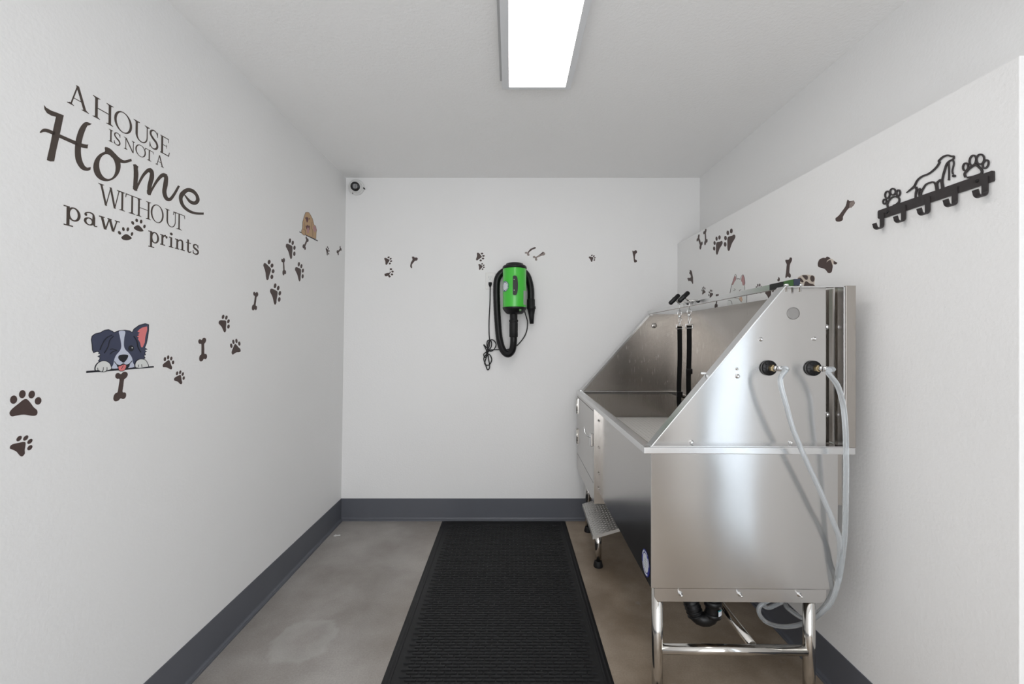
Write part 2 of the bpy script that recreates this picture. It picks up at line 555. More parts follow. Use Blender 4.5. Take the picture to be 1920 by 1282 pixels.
# ================================================================== CEILING LIGHT
lt = empty('ceiling_light', (0.116, 1.29, 2.440), 'long white ceiling light panel, switched on, mounted on the white ceiling', 'light')
fx0, fx1, fy0, fy1, fz = -0.036, 0.268, 0.68, 1.905, 2.402
mb = MB()
w = 0.030
mb.box(fx0, fx0 + w, fy0, fy1, fz, 2.437)
mb.box(fx1 - w + 0.005, fx1, fy0, fy1, fz, 2.437)
mb.box(fx0 + w, fx1 - w + 0.005, fy1 - 0.018, fy1, fz, 2.437)
mb.box(fx0 + w, fx1 - w + 0.005, fy0, fy0 + 0.018, fz, 2.437)
mb.build('frame', M['frame_white'], lt, bevel=0.001)
MB().box(fx0 + w, fx1 - w + 0.005, fy0 + 0.018, fy1 - 0.018, fz + 0.002, fz + 0.006).build('diffuser', M['diffuser'], lt)
MB().box(fx0 - 0.010, fx1 - 0.02, fy0 + 0.02, fy1 - 0.02, 2.428, H).build('shadow_gap_strip', M['gap_shade'], lt)  # grey strip put in for the shadow gap along the frame's left side

# ================================================================== FLOOR MAT
mt = MB()
mx0, mx1, my0, my1 = -0.483, 0.388, 1.45, 3.018
mt.box(mx0 + 0.012, mx1 - 0.012, my0 + 0.012, my1 - 0.012, 0.0015, 0.007)
# sloped border
def ring(mb, outer, inner, z0, z1):
    (ax0, ax1, ay0, ay1), (bx0, bx1, by0, by1) = outer, inner
    vs = [(ax0,ay0,z0),(ax1,ay0,z0),(ax1,ay1,z0),(ax0,ay1,z0),(bx0,by0,z1),(bx1,by0,z1),(bx1,by1,z1),(bx0,by1,z1),
          (bx0,by0,0.0),(bx1,by0,0.0),(bx1,by1,0.0),(bx0,by1,0.0),(ax0,ay0,0.0),(ax1,ay0,0.0),(ax1,ay1,0.0),(ax0,ay1,0.0)]
    fs = []
    for i in range(4):
        j = (i + 1) % 4
        fs += [(i, j, j+4, i+4), (i+4, j+4, j+8, i+8), (i+8, j+8, j+12, i+12), (i+12, j+12, j, i)]
    mb.add(vs, fs)
ring(mt, (mx0, mx1, my0, my1), (mx0+0.028, mx1-0.028, my0+0.028, my1-0.028), 0.0015, 0.0095)
ring(mt, (mx0+0.028, mx1-0.028, my0+0.028, my1-0.028), (mx0+0.034, mx1-0.034, my0+0.034, my1-0.034), 0.0095, 0.0095)
rx0, rx1, ry0, ry1 = mx0 + 0.060, mx1 - 0.060, my0 + 0.060, my1 - 0.055
py_, px_ = 0.0172, 0.0495
ny = int((ry1 - ry0) / py_)
for j in range(ny):
    yy = ry0 + j * py_
    off = (j % 2) * px_ / 2
    x = rx0 + off
    while x + 0.044 < rx1 + 0.012:
        x1 = min(x + 0.0445, rx1 + 0.006)
        vs = [(x, yy, 0.007), (x1, yy, 0.007), (x1, yy + 0.0085, 0.007), (x, yy + 0.0085, 0.007),
              (x+0.0007, yy+0.0007, 0.0118), (x1-0.0007, yy+0.0007, 0.0118), (x1-0.0007, yy+0.0078, 0.0118), (x+0.0007, yy+0.0078, 0.0118)]
        mt.add(vs, [(4,5,6,7),(0,1,5,4),(1,2,6,5),(2,3,7,6),(3,0,4,7)])
        x += px_
o = mt.build('floor_mat', simple('mat_rubber', (0.0105, 0.0105, 0.0115), 0.55, noise=0.2, scale=30, spec=0.4), base=True)
tag(o, 'long black rubber floor mat with staggered ribs lying on the concrete floor', 'mat')

# small white scraps by the left baseboard
mb = MB()
c = Vector((-1.145, 2.80, 0.0))
mb.prism([c + Vector(p) for p in [(-0.014,-0.006,0),(0.0,-0.010,0),(0.006,-0.003,0),(0.028,0.004,0),(0.026,0.009,0),(0.002,0.006,0),(-0.004,0.014,0),(-0.010,0.006,0)]], (0, 0, 0.003))
tag(mb.build('paper_scrap', M['white_plastic'], base=True), 'small torn white scrap on the floor in the far left corner', 'litter')

# ================================================================== WALL LETTERING
let = empty('wall_lettering', Left.at(230, 320), 'dark brown wall lettering, A HOUSE IS NOT A Home WITHOUT paw prints, on left wall', 'wall lettering')

def gstroke(pts, w, n=5): return stroke2(pts, w, False, n)
def bar(x0, x1, y0, y1): return [[(x0,y0),(x1,y0),(x1,y1),(x0,y1)]]
def diag(a, b2, w): return [[(a[0]-w/2,a[1]),(a[0]+w/2,a[1]),(b2[0]+w/2,b2[1]),(b2[0]-w/2,b2[1])]]
def oval(cx, cy, rx, ry, tx, ty, a0=0, a1=360, n=36):
    A = [radians(a0 + (a1-a0)*i/n) for i in range(n+1)]
    q = []
    for i in range(n):
        a, c2 = A[i], A[i+1]
        q.append([(cx+rx*cos(a), cy+ry*sin(a)), (cx+rx*cos(c2), cy+ry*sin(c2)), (cx+(rx-tx)*cos(c2), cy+(ry-ty)*sin(c2)), (cx+(rx-tx)*cos(a), cy+(ry-ty)*sin(a))])
    return q
def serif(xc, y, hw, t, top=False):
    y0, y1 = (y - t, y) if top else (y, y + t)
    k = 1 if not top else -1
    return bar(xc - hw, xc + hw, y0, y1) + [[(xc-hw*0.75, y + k*t), (xc+hw*0.75, y + k*t), (xc+hw*0.3, y + k*(t*2.4)), (xc-hw*0.3, y + k*(t*2.4))]]

def upper(ch, W, tk=0.13, tn=0.035):
    P = []
    if ch == 'A':
        P += diag((.14*W+.02, 0), (.47*W, 1), tn*1.6) + diag((.84*W, 0), (.46*W, 1), tk*1.05) + bar(.27*W, .72*W, .34, .34+tn)
        P += serif(.14*W+.01, 0, .15*W, tn) + serif(.84*W, 0, .17*W, tn)
    elif ch == 'H':
        for x in (.17*W, .83*W):
            P += bar(x-tk/2, x+tk/2, 0, 1) + serif(x, 0, .17*W, tn) + serif(x, 1, .17*W, tn, True)
        P += bar(.17*W, .83*W, .48, .48+tn*1.2)
    elif ch == 'O':
        P += oval(W/2, .5, W/2, .53, tk*1.0, tn*1.3)
    elif ch == 'U':
        xl, xr = .20*W, .84*W
        P += bar(xl-tk/2, xl+tk/2, .36, 1) + bar(xr-tn, xr+tn*.6, .36, 1)
        cx = (xl-tk/2 + xr+tn*.6)/2; rx = (xr+tn*.6 - xl+tk/2)/2
        n = 18; q = []
        for i in range(n):
            a, c2 = pi + pi*i/n, pi + pi*(i+1)/n
            ta = tk*(1-i/n)+tn*1.6*(i/n); tb = tk*(1-(i+1)/n)+tn*1.6*((i+1)/n)
            q.append([(cx+rx*cos(a), .36+.38*sin(a)), (cx+rx*cos(c2), .36+.38*sin(c2)), (cx+(rx-tb)*cos(c2), .36+(.38-tn*1.6)*sin(c2)), (cx+(rx-ta)*cos(a), .36+(.38-tn*1.6)*sin(a))])
        P += q + serif(xl, 1, .18*W, tn, True) + serif(xr-tn*.2, 1, .15*W, tn, True)
    elif ch == 'S':
        P += gstroke([(.86*W,.80),(.72*W,.96),(.45*W,1.0),(.18*W,.88),(.17*W,.70),(.42*W,.54),(.72*W,.42),(.86*W,.24),(.74*W,.06),(.45*W,-.01),(.20*W,.06),(.08*W,.24)],
                     [tn,tn*1.3,tn*1.6,tk*.8,tk*.95,tk*1.05,tk*1.05,tk*.95,tk*.8,tn*1.6,tn*1.4,tn])
        P += bar(.84*W,.84*W+tn,.72,1.0) + bar(.06*W,.06*W+tn,0,.28)
    elif ch == 'E':
        P += bar(.22*W-tk/2, .22*W+tk/2, 0, 1) + bar(.04*W, .88*W, 1-tn*1.3, 1) + bar(.04*W, .92*W, 0, tn*1.5) + bar(.22*W, .70*W, .5, .5+tn)
        P += [[(.88*W,1),(.83*W,1-tn),(.86*W,.78),(.90*W,.78)], [(1.0*W,.26),(.94*W,.24),(.84*W,0),(.93*W,0)], [(.70*W,.62),(.67*W,.62),(.66*W,.5),(.70*W,.5)], [(.66*W,.53),(.70*W,.53),(.70*W,.4),(.67*W,.4)]]
    elif ch == 'I':
        P += bar(W/2-tk/2, W/2+tk/2, 0, 1) + serif(W/2, 0, W/2, tn) + serif(W/2, 1, W/2, tn, True)
    elif ch == 'N':
        P += bar(.17*W-tn*.7, .17*W+tn*.7, 0, 1) + bar(.85*W-tn*.7, .85*W+tn*.7, 0, 1) + diag((.83*W, -.02), (.17*W, 1), tk*1.1)
        P += serif(.17*W, 0, .15*W, tn) + serif(.85*W, 1, .14*W, tn, True) + bar(.0, .2*W, 1-tn, 1)
    elif ch == 'T':
        P += bar(W/2-tk/2, W/2+tk/2, 0, 1) + serif(W/2, 0, .24*W, tn) + bar(.04*W, .96*W, 1-tn*1.4, 1)
        P += [[(0,.78),(.035*W,.78),(.09*W,1-tn),(.03*W,1)], [(W,.78),(.965*W,.78),(.91*W,1-tn),(.97*W,1)]]
    elif ch == 'W':
        P += diag((.33*W, -.02), (.11*W, 1), tk*1.05) + diag((.33*W, 0), (.53*W, 1), tn*1.5) + diag((.72*W, -.02), (.52*W, 1), tk*1.05) + diag((.72*W, 0), (.91*W, 1), tn*1.5)
        P += serif(.11*W, 1, .12*W, tn, True) + serif(.91*W, 1, .10*W, tn, True)
    return P

def lower(ch, W, tk=0.22, tn=0.085):
    P = []
    if ch == 'p':
        P += bar(.26*W-tk/2, .26*W+tk/2, -.48, 1) + bar(.02*W, .56*W, -.48, -.48+tn) + bar(.0, .26*W, 1-tn, 1)
        P += oval(.60*W, .49, .40*W, .53, tk*.95, tn*1.2)
    elif ch == 'a':
        x = .74*W
        P += bar(x-tk/2, x+tk/2, .12, .70) + oval(.40*W, .29, .38*W, .31, tk*.9, tn)
        P += gstroke([(.12*W,.74),(.17*W,.90),(.42*W,1.0),(.68*W,.93),(.74*W,.68)], [tk*.9, tn, tn, tk*.6, tk])
        P += oval(.16*W, .76, .09*W, .10, .09*W, .10) + gstroke([(x,.14),(.84*W,.03),(1.0*W,.06)], [tk*.7, tn, tn])
    elif ch == 'w':
        P += diag((.30*W, 0), (.13*W, 1), tk) + diag((.31*W, 0), (.49*W, 1), tn*1.3) + diag((.68*W, 0), (.50*W, 1), tk) + diag((.69*W, 0), (.86*W, 1), tn*1.3)
        for x, hw in ((.13*W,.13*W), (.50*W,.10*W), (.88*W,.12*W)): P += bar(x-hw, x+hw, 1-tn, 1)
    elif ch == 'r':
        x = .30*W
        P += bar(x-tk/2, x+tk/2, 0, 1) + bar(0, .68*W, 0, tn) + bar(0, x, 1-tn, 1)
        P += gstroke([(x,.60),(.50*W,.90),(.78*W,.98)], [tn, tn*1.6, tk*.8]) + oval(.86*W, .86, .13*W, .13, .13*W, .13)
    elif ch == 'i':
        x = .5*W
        P += bar(x-tk/2, x+tk/2, 0, 1) + bar(0, W, 0, tn) + bar(.02*W, x, 1-tn, 1) + oval(x, 1.32, .30*W, .135, .30*W, .135)
    elif ch == 'n':
        x, x2 = .23*W, .76*W
        P += bar(x-tk/2, x+tk/2, 0, 1) + bar(0, .44*W, 0, tn) + bar(0, x, 1-tn, 1)
        P += bar(x2-tk/2, x2+tk/2, 0, .68) + bar(.56*W, W, 0, tn)
        P += gstroke([(x,.66),(.38*W,.90),(.58*W,.99),(.73*W,.90),(x2,.62)], [tn, tn*1.3, tk*.7, tk*.95, tk])
    elif ch == 't':
        x = .40*W
        P += bar(x-tk/2, x+tk/2, .18, 1.30) + bar(.04*W, .88*W, 1-tn, 1)
        P += gstroke([(x,.24),(.46*W,.06),(.70*W,.01),(.98*W,.14)], [tk, tk*.8, tn*1.2, tn])
    elif ch == 's':
        P += gstroke([(.82*W,.74),(.74*W,.94),(.46*W,1.0),(.20*W,.88),(.22*W,.66),(.50*W,.53),(.80*W,.40),(.86*W,.20),(.66*W,.03),(.36*W,.0),(.16*W,.10),(.10*W,.28)],
                     [tn,tn*1.2,tn*1.4,tk*.8,tk*.95,tk,tk,tk*.95,tk*.7,tn*1.3,tn*1.3,tn])
        P += bar(.80*W,.80*W+tn*.9,.66,1.0) + bar(.08*W,.08*W+tn*.9,0,.34)
    return P

def put_letter(polys, xl, xr, yref, zb, cap):
    """letter cell between photograph columns xl..xr, baseline height zb, unit height cap (metres)"""
    ya, yb = Left.at(xl, yref).y, Left.at(xr, yref).y
    return ya, yb
def letter(kind, ch, xl, xr, yref, zb, cap, tk=None, tn=None):
    ya, yb = Left.at(xl, yref).y, Left.at(xr, yref).y
    W = (yb - ya) / cap
    kw = {}
    if tk: kw['tk'] = tk
    if tn: kw['tn'] = tn
    polys = (upper if kind == 'U' else lower)(ch, W, **kw)
    mb = MB()
    for p in polys:
        pts = []
        for (gx, gy) in p:
            z = zb + gy * cap
            pts.append(Vector((lwx(z), ya + gx * cap, z)))
        JIT[0] += 1
        try: mb.prism(pts, Left.n * (0.0005 + 4e-6 * (JIT[0] % 13)))
        except Exception: pass
    mb.build('letter', M['brown_text'], let)

z1 = lambda x: 60 + x / 3.562
z6 = lambda x: 200 + x / 6.41
for ch, a, c2 in [('A',232,376),('H',404,541),('O',548,668),('U',676,788),('S',783,848),('E',856,922)]:
    letter('U', ch, z1(a), z1(c2), 230, 1.916, 0.0595)
for ch, a, c2 in [('I',511,539),('S',543,592),('N',612,687),('O',690,760),('T',754,812),('A',826,881)]:
    letter('U', ch, z1(a), z1(c2), 280, 1.869, 0.0355, 0.12, 0.04)
for ch, a, c2 in [('W',184,226.5),('I',z6(152),z6(218)),('T',z6(222),z6(384)),('H',z6(355),z6(532)),('O',z6(530),z6(685)),('U',z6(698),z6(850)),('T',z6(800),z6(942))]:
    letter('U', ch, a, c2, 390, 1.678, 0.0570, 0.105, 0.03)
for ch, a, c2 in [('p',z1(208),z1(322)),('a',z1(343),z1(434)),('w',z1(445),z1(585)),('p',z6(500),z6(630)),('r',z6(643),z6(732)),('i',z6(750),z6(804)),('n',z6(822),z6(941)),('t',z6(952),z6(1022)),('s',z6(1033),z6(1113))]:
    letter('L', ch, a, c2, 430, 1.607, 0.0355)

# the large script word, each letter an outline of its own
ca, cb = crop(60, 180, 6.41), crop(200, 280, 6.41)
def script(polys, conv):
    mb = MB()
    for p in polys: flat(mb, Left, conv(p))
    mb.build('letter', M['brown_text'], let)
script([[(142,108),(170,140),(230,175),(300,200),(380,232),(345,400),(325,500),(290,650),(265,785),(220,786),(178,770),(182,740),(215,600),(240,470),(258,380),(287,250),(230,235),(180,205),(150,160)],
        *stroke2([(95,440),(140,412),(200,422),(330,480),(470,542),(600,595),(668,608)], [12,40,42,40,42,46,46], False, 5),
        [(675,582),(640,586),(600,580),(590,600),(640,625),(660,625)],
        *stroke2([(690,330),(645,340),(600,410),(565,520),(550,640),(560,760),(605,850),(660,880),(700,870)], [10,55,72,74,72,74,60,38,22], False, 5),
        [(640,318),(665,315),(717,334),(690,350),(650,360)], [(655,862),(705,854),(700,885),(660,892)]], ca)
oring = [(r[0], r[1]) for r in ell(900, 845, 163, 180, 15, 40)]
iring = [(r[0], r[1]) for r in ell(905, 848, 98, 150, -8, 40)]
quads = [[oring[i], oring[(i+1) % 40], iring[(i+1+3) % 40], iring[(i+3) % 40]] for i in range(40)]
script(quads + [*stroke2([(885,640),(930,665),(990,725),(1050,770),(1110,790),(1195,768)], [60,62,60,44,34,30], False, 5),
                [(872,620),(885,610),(920,632),(950,655),(900,690),(880,665)]], ca)
script([*stroke2([(345,200),(352,300),(345,400),(340,480)], [46,56,50,46], False, 4), [(315,180),(345,178),(378,205),(375,230),(330,230)],
        [(315,440),(360,470),(368,500),(335,495),(316,475)],
        *stroke2([(355,485),(385,410),(440,310),(500,250),(530,260)], [18,26,34,44,54], False, 5),
        *stroke2([(515,225),(540,265),(540,340),(515,440),(510,535)], [12,44,56,52,44], False, 5),
        [(482,490),(535,500),(528,552),(500,548),(484,530)],
        *stroke2([(520,545),(550,470),(610,370),(670,310),(715,325)], [12,24,34,46,52], False, 5),
        *stroke2([(680,292),(712,330),(706,420),(692,510),(715,585),(760,600),(810,540),(868,438)], [18,46,56,50,44,40,32,24], False, 5)], cb)
script([*stroke2([(935,545),(1000,625),(1060,645),(1093,610),(1080,550),(1030,500),(965,490),(905,540),(890,600),(920,680),(990,740),(1070,768),(1165,772)],
                [10,34,44,46,34,44,48,56,42,36,32,28,26], False, 6)], cb)
def letter_paw(pad, toes):
    pr_ = MB()
    flat(pr_, Left, cb(pad))
    for e in toes: flat(pr_, Left, cb(ell(*e)))
    pr_.build('paw_print', M['brown_text'], let)
letter_paw(smooth2([(176,1058),(205,1030),(230,1018),(260,1028),(300,1066),(270,1086),(235,1091),(195,1083)]), [(153,1002,16,24,-35),(200,958,15,24,-12),(253,961,15,24,10),(303,1016,14,23,15)])
letter_paw(smooth2([(325,942),(350,918),(380,912),(405,930),(440,975),(425,986),(390,985),(350,968)]), [(312,883,15,24,-30),(360,853,15,22,-15),(413,868,15,23,0),(453,926,14,22,8)])

# ================================================================== PAW AND BONE DECALS
cz = crop(0, 580, 4.272)
T_pad = smooth2([(75,830),(95,797),(150,752),(185,724),(210,717),(235,738),(268,782),(296,808),(294,842),(262,852),(190,842),(130,850),(92,856)])
T_toes = [ell(108,722,28,34,12), ell(178,678,26,33,12), ell(253,681,25,32,18), ell(304,732,26,31,20)]
def wl(plane, p):
    """wall coordinates (u to the right as seen from the room, v up)"""
    q = plane.at(p[0], p[1])
    if plane is Left: return Vector((q.y, q.z))
    if plane is Back: return Vector((q.x, q.z))
    return Vector((-q.y, q.z))
def wp(plane, uv):
    if plane is Left: return Vector((lwx(uv.y), uv.x, uv.y))
    if plane is Back: return Vector((uv.x, BACKY, uv.y))
    return Vector((RX, -uv.x, uv.y))
def normalise(polys, a, c2):
    A, B = wl(Left, cz([a])[0]), wl(Left, cz([c2])[0])
    d = B - A
    Ln = d.length
    e1 = d / Ln; e2 = Vector((e1.y, -e1.x))
    return [[(((wl(Left, q) - A).dot(e2)) / Ln, ((wl(Left, q) - A).dot(e1)) / Ln) for q in cz(p)] for p in polys]
NP = normalise([T_pad] + T_toes, (187, 800), (211, 703))
cd = crop(150, 590, 7.12)
T_bone = smooth2([(470,815),(482,785),(512,775),(545,792),(575,765),(610,760),(635,785),(630,820),(605,850),(587,866),(576,950),(566,1030),(600,1036),(615,1065),(605,1105),(575,1125),(540,1115),(510,1145),(470,1155),(445,1130),(450,1080),(475,1045),(500,1032),(515,950),(527,860),(500,855),(478,842)], 3)
def normalise_b(poly, a, c2):
    A, B = wl(Left, cd([a])[0]), wl(Left, cd([c2])[0])
    d = B - A; Ln = d.length; e1 = d / Ln; e2 = Vector((e1.y, -e1.x))
    return [(((wl(Left, q) - A).dot(e2)) / Ln, ((wl(Left, q) - A).dot(e1)) / Ln) for q in cd(poly)]
NB = normalise_b(T_bone, (533, 1092), (557, 805))

def place(mb, plane, npoly, A, e1, e2, Ln, th=0.0005, kx=1.0):
    pts = [wp(plane, A + e2 * (p[0] * Ln * kx) + e1 * (p[1] * Ln)) for p in npoly]
    mb.prism(pts, plane.n * th)

def paw(plane, pad, toe, label, group=None, parts=True, mat='brown', skip=(), scale=1.0):
    A, B = wl(plane, pad), wl(plane, toe)
    d = B - A; Ln = d.length * scale; e1 = d.normalized(); e2 = Vector((e1.y, -e1.x))
    if not parts:
        mb = MB()
        for i, p in enumerate(NP):
            if i not in skip: place(mb, plane, p, A, e1, e2, Ln)
        return tag(mb.build('paw_print_decal', M[mat]), label, 'wall decal', group)
    r = empty('paw_print_decal', wp(plane, A), label, 'wall decal', group)
    for i, p in enumerate(NP):
        if i in skip: continue
        mb = MB(); place(mb, plane, p, A, e1, e2, Ln)
        mb.build('pad' if i == 0 else 'toe', M[mat], r)
    return r
def bone(plane, a, c2, label, group=None, mat='brown', kx=1.0):
    A, B = wl(plane, a), wl(plane, c2)
    d = B - A; Ln = d.length; e1 = d.normalized(); e2 = Vector((e1.y, -e1.x))
    mb = MB(); place(mb, plane, NB, A, e1, e2, Ln, kx=kx)
    return tag(mb.build('bone_decal', M[mat]), label, 'wall decal', group)

GP, GB = 'paw print decals on the left wall', 'bone decals on the left wall'
paw(Left, (43.8,767.3), (49.4,744.6), 'largest brown paw print decal, near the left edge below the lettering', GP)
paw(Left, (35.1,839.8), (48.8,827.2), 'brown paw print decal directly under the largest paw print on the left wall', GP)
paw(Left, (314.0,684.1), (317.3,673.5), 'brown paw print decal just right of the winking puppy, upper of a close pair', GP)
paw(Left, (334.5,711.0), (339.1,701.7), 'brown paw print decal right of the winking puppy, lower of a close pair', GP)
paw(Left, (418.1,608.7), (424.7,600.7), 'brown paw print decal with toes to the right, up and right of the upright bone', GP)
paw(Left, (441.7,655.5), (440.7,642.9), 'upright brown paw print decal pointing straight up, right of the upright bone', GP)
paw(Left, (513.9,553.0), (521.3,546.5), 'brown paw print decal right of the middle bone, lowest of the upper cluster', GP)
paw(Left, (500.8,506.8), (509.0,503.9), 'brown paw print decal turned sideways, leftmost of the upper cluster', GP)
paw(Left, (559.5,511.1), (565.1,504.7), 'brown paw print decal right of the upper small bone, under the far cocker puppy', GP)
paw(Left, (543.0,468.1), (549.0,461.5), 'brown paw print decal left of the bone hanging under the tan puppy', GP)
paw(Left, (613.1,470.7), (615.7,468.8), 'tiny brown paw print decal near the far corner of the left wall', GP, parts=False)
bone(Left, (224.9,743.4), (228.2,703.1), 'large brown bone decal directly under the winking puppy', GB)
bone(Left, (381.0,670.1), (379.3,638.5), 'upright brown bone decal between the paw prints right of the puppy', GB)
bone(Left, (477.1,577.1), (479.6,550.8), 'brown bone decal halfway up the trail, left of a paw print', GB, kx=0.9)
bone(Left, (533.0,511.1), (530.9,487.4), 'brown bone decal between two paw prints in the upper cluster', GB, kx=0.85)
bone(Left, (570.4,463.7), (575.9,448.1), 'small brown bone decal hanging under the tan puppy', GB, kx=0.9)
bone(Left, (633.2,473.9), (638.6,465.7), 'tiny brown bone decal tilted in the far corner of the left wall', GB, kx=0.9)

def traced(name, plane, conv, pieces, label, group=None, lift=0.0):
    """pieces: (part name, material, outline). one piece gives a single mesh"""
    if len(pieces) == 1:
        mb = MB()
        for p in pieces[0][2]: flat(mb, plane, conv(p), 0, 0.0006)
        return tag(mb.build(name, M[pieces[0][1]]), label, 'wall decal', group)
    c0 = conv(pieces[0][2][0])[0]
    r = empty(name, plane.at(*c0), label, 'wall decal', group)
    for i, (pn, mt_, polys) in enumerate(pieces):
        mb = MB()
        for p in polys: flat(mb, plane, conv(p), 0.0, 0.0004 + 0.00015 * i)
        mb.build(pn, M[mt_], r)
    return r

# back wall
GK, GKB = 'paw print decals on the far wall', 'bone decals on the far wall'
paw(Back, (725.0,488.8), (731.3,487.6), 'small brown paw print decal at the left of the far wall, upper of a pair', GK, parts=False)
c7 = crop(710, 470, 21.33)
traced('paw_print_decal', Back, c7, [('pad', 'brown', [[(235,920),(340,890),(430,880),(455,850),(430,790),(480,850),(480,885),(430,930),(440,980),(480,1010),(480,1050),(430,1070),(390,1040),(385,990),(330,1020),(270,1020),(235,980)],
        ell(490,735,50,36), ell(555,833,46,40), ell(532,945,50,40)])], 'torn brown paw print decal at the left of the far wall, lower of a pair', GK)
traced('bone_decal', Back, c7, [('bone', 'brown', [smooth2([(1330,240),(1410,235),(1440,275),(1500,268),(1555,290),(1560,340),(1520,395),(1450,405),(1380,490),(1330,560),(1335,690),(1300,690),(1262,620),(1290,470),(1350,370),(1345,310)], 3)])],
       'curled brown bone decal right of the paw pair on the far wall', GKB)
paw(Back, (897.3,480.4), (904.3,481.8), 'brown paw print decal above the power outlet, upper larger one of a pair', GK, parts=False)
paw(Back, (900.4,499.6), (905.7,499.2), 'small brown paw print decal just above the power outlet', GK, parts=False)
c8 = crop(880, 455, 12)
traced('bone_decal', Back, c8, [('bone', 'brown_pale', [smooth2([(1250,215),(1290,205),(1310,220),(1370,150),(1360,200),(1340,235),(1355,270),(1340,295),(1305,285),(1290,245),(1255,245)], 2)]),
        ('bone_end', 'brown', [[(1370,140),(1470,95),(1500,105),(1490,130),(1420,155),(1375,190),(1320,225),(1310,215)]])], 'peeling grey brown bone decal above the dryer, left one of two', GKB)
traced('bone_decal', Back, c8, [('bone', 'brown_pale', [smooth2([(1430,310),(1465,295),(1500,315),(1600,250),(1650,205),(1700,225),(1705,260),(1680,285),(1640,290),(1560,320),(1520,340),(1530,385),(1500,405),(1475,380),(1480,350),(1435,340)], 2)]),
        ('bone_end', 'brown', [[(1560,278),(1600,250),(1655,205),(1672,225),(1650,245),(1600,270)]])], 'peeling grey brown bone decal above the dryer, right one of two', GKB)
paw(Back, (1108.4,484.7), (1113.1,482.3), 'small brown paw print decal right of the dryer on the far wall', GK, parts=False)
c9 = crop(1090, 460, 16)
traced('bone_decal', Back, c9, [('bone', 'brown', [smooth2([(1530,160),(1575,175),(1620,145),(1665,165),(1668,220),(1620,270),(1608,410),(1660,440),(1665,490),(1640,505),(1585,500),(1560,330)], 3)])],
       'folded brown bone decal at the right of the far wall', GKB)
# right wall
GR, GRB = 'paw print decals on the right wall', 'bone decals on the right wall'
paw(Right, (1347.0,463.1), (1342.8,453.7), 'brown paw print decal under the ledge, lower left one of a pair', GR)
paw(Right, (1369.3,453.7), (1363.9,443.7), 'brown paw print decal under the ledge, upper right one of a pair', GR)
paw(Right, (1319.3,547.3), (1318.8,541.1), 'tiny brown paw print decal above the tether knobs, left of two', GR, parts=False)
paw(Right, (1333.1,553.6), (1331.4,547.8), 'tiny brown paw print decal above the tether knobs, right of two', GR, parts=False)
paw(Right, (1422.4,545.5), (1422.8,536.8), 'small brown paw print decal right of the husky, half hidden by the tub rail', GR, parts=False)
paw(Right, (1441.1,551.2), (1445.6,545.0), 'brown paw print decal seen in the gap under the tub rail', GR, parts=False, scale=1.25)
bone(Right, (1314.7,460.0), (1309.0,445.6), 'small brown bone decal close under the ledge, left of two', GRB, kx=1.1)
bone(Right, (1323.7,453.7), (1321.8,433.7), 'brown bone decal touching the ledge, right of two', GRB, kx=1.0)
bone(Right, (1342.8,573.5), (1344.9,553.6), 'small brown bone decal crossing behind the tub rail', GRB, kx=0.9)
c10 = crop(1280, 420, 8.01)
traced('bone_decal', Right, c10, [('bone', 'brown', [[(95,690),(125,690),(140,720),(155,800),(158,890),(148,900),(130,860),(105,850),(90,858),(70,815),(90,805),(115,810),(125,790),(118,760),(100,740),(105,715),(115,700)]])],
       'curling brown bone decal low in the far right corner', GRB)
c11 = crop(1440, 470, 13.71)
traced('toe_decal', Right, c11, [('toe', 'brown', [[(270,672),(300,700),(305,750),(290,785),(255,785),(238,750),(262,720)]])], 'single small brown toe decal left of the bone above the tub corner', None)
traced('bone_decal', Right, c11, [('bone', 'brown', [smooth2([(450,235),(520,232),(550,215),(560,182),(592,172),(618,195),(612,260),(575,330),(560,400),(548,560),(575,590),(590,650),(570,690),(540,685),(510,660),(458,705),(450,650),(465,560),(480,400),(485,345),(460,300)], 2)])],
       'upright brown bone decal standing above the near corner of the tub', GRB)
traced('paw_print_decal', Right, c11, [('backing', 'cream', [smooth2([(762,720),(790,670),(880,625),(1000,615),(1120,628),(1190,650),(1205,700),(1200,790),(1190,850),(1200,960),(1000,990),(800,960),(765,850)], 3)]),
        ('toe', 'brown', [smooth2([(880,632),(1000,632),(1030,680),(1015,740),(970,742),(930,700)], 3)]), ('toe', 'brown', [smooth2([(768,710),(830,690),(880,730),(920,790),(890,815),(840,790),(800,755)], 3)]),
        ('toe', 'brown', [ell(1145,715,56,83,-8)]), ('toe', 'ink', [smooth2([(785,870),(820,828),(860,850),(890,930),(820,930)], 3)]),
        ('pad', 'brown', [smooth2([(930,960),(935,870),(960,800),(1000,785),(1080,840),(1170,862),(1215,930),(1150,980)], 3)])],
       'wrinkled brown and cream paw print decal right above the tub corner bolts', GR)
traced('paw_print_decal', Right, c11, [('pad', 'brown', [smooth2([(1280,360),(1290,290),(1330,220),(1420,180),(1480,185),(1520,150),(1590,180),(1620,240),(1645,310),(1664,390),(1655,470),(1635,545),(1590,575),(1540,565),(1500,510),(1450,465),(1370,440),(1300,415)], 3)]),
        ('toe', 'brown', [[(1690,255),(1785,310),(1760,345),(1720,355),(1690,330)]]),
        ('curled_backing', 'cream', [[(1510,300),(1528,250),(1585,212),(1640,205),(1690,240),(1690,330),(1665,380),(1640,300),(1615,235),(1570,245),(1532,272)]])],
       'large brown peeling paw print decal above the right end of the tub', GR)
c12 = crop(1540, 260, 5.333)
traced('bone_decal', Right, c12, [('bone', 'brown', [smooth2([(143,795),(175,768),(215,715),(245,670),(262,610),(285,625),(322,620),(335,645),(310,680),(275,695),(240,740),(217,780),(214,812),(185,828),(150,825)], 3)]),
        ('peeled_end', 'brown_pale', [[(285,640),(322,615),(338,640),(305,688),(280,690)]])],
       'brown bone decal with a torn upper end, left of the hook rack', GRB)

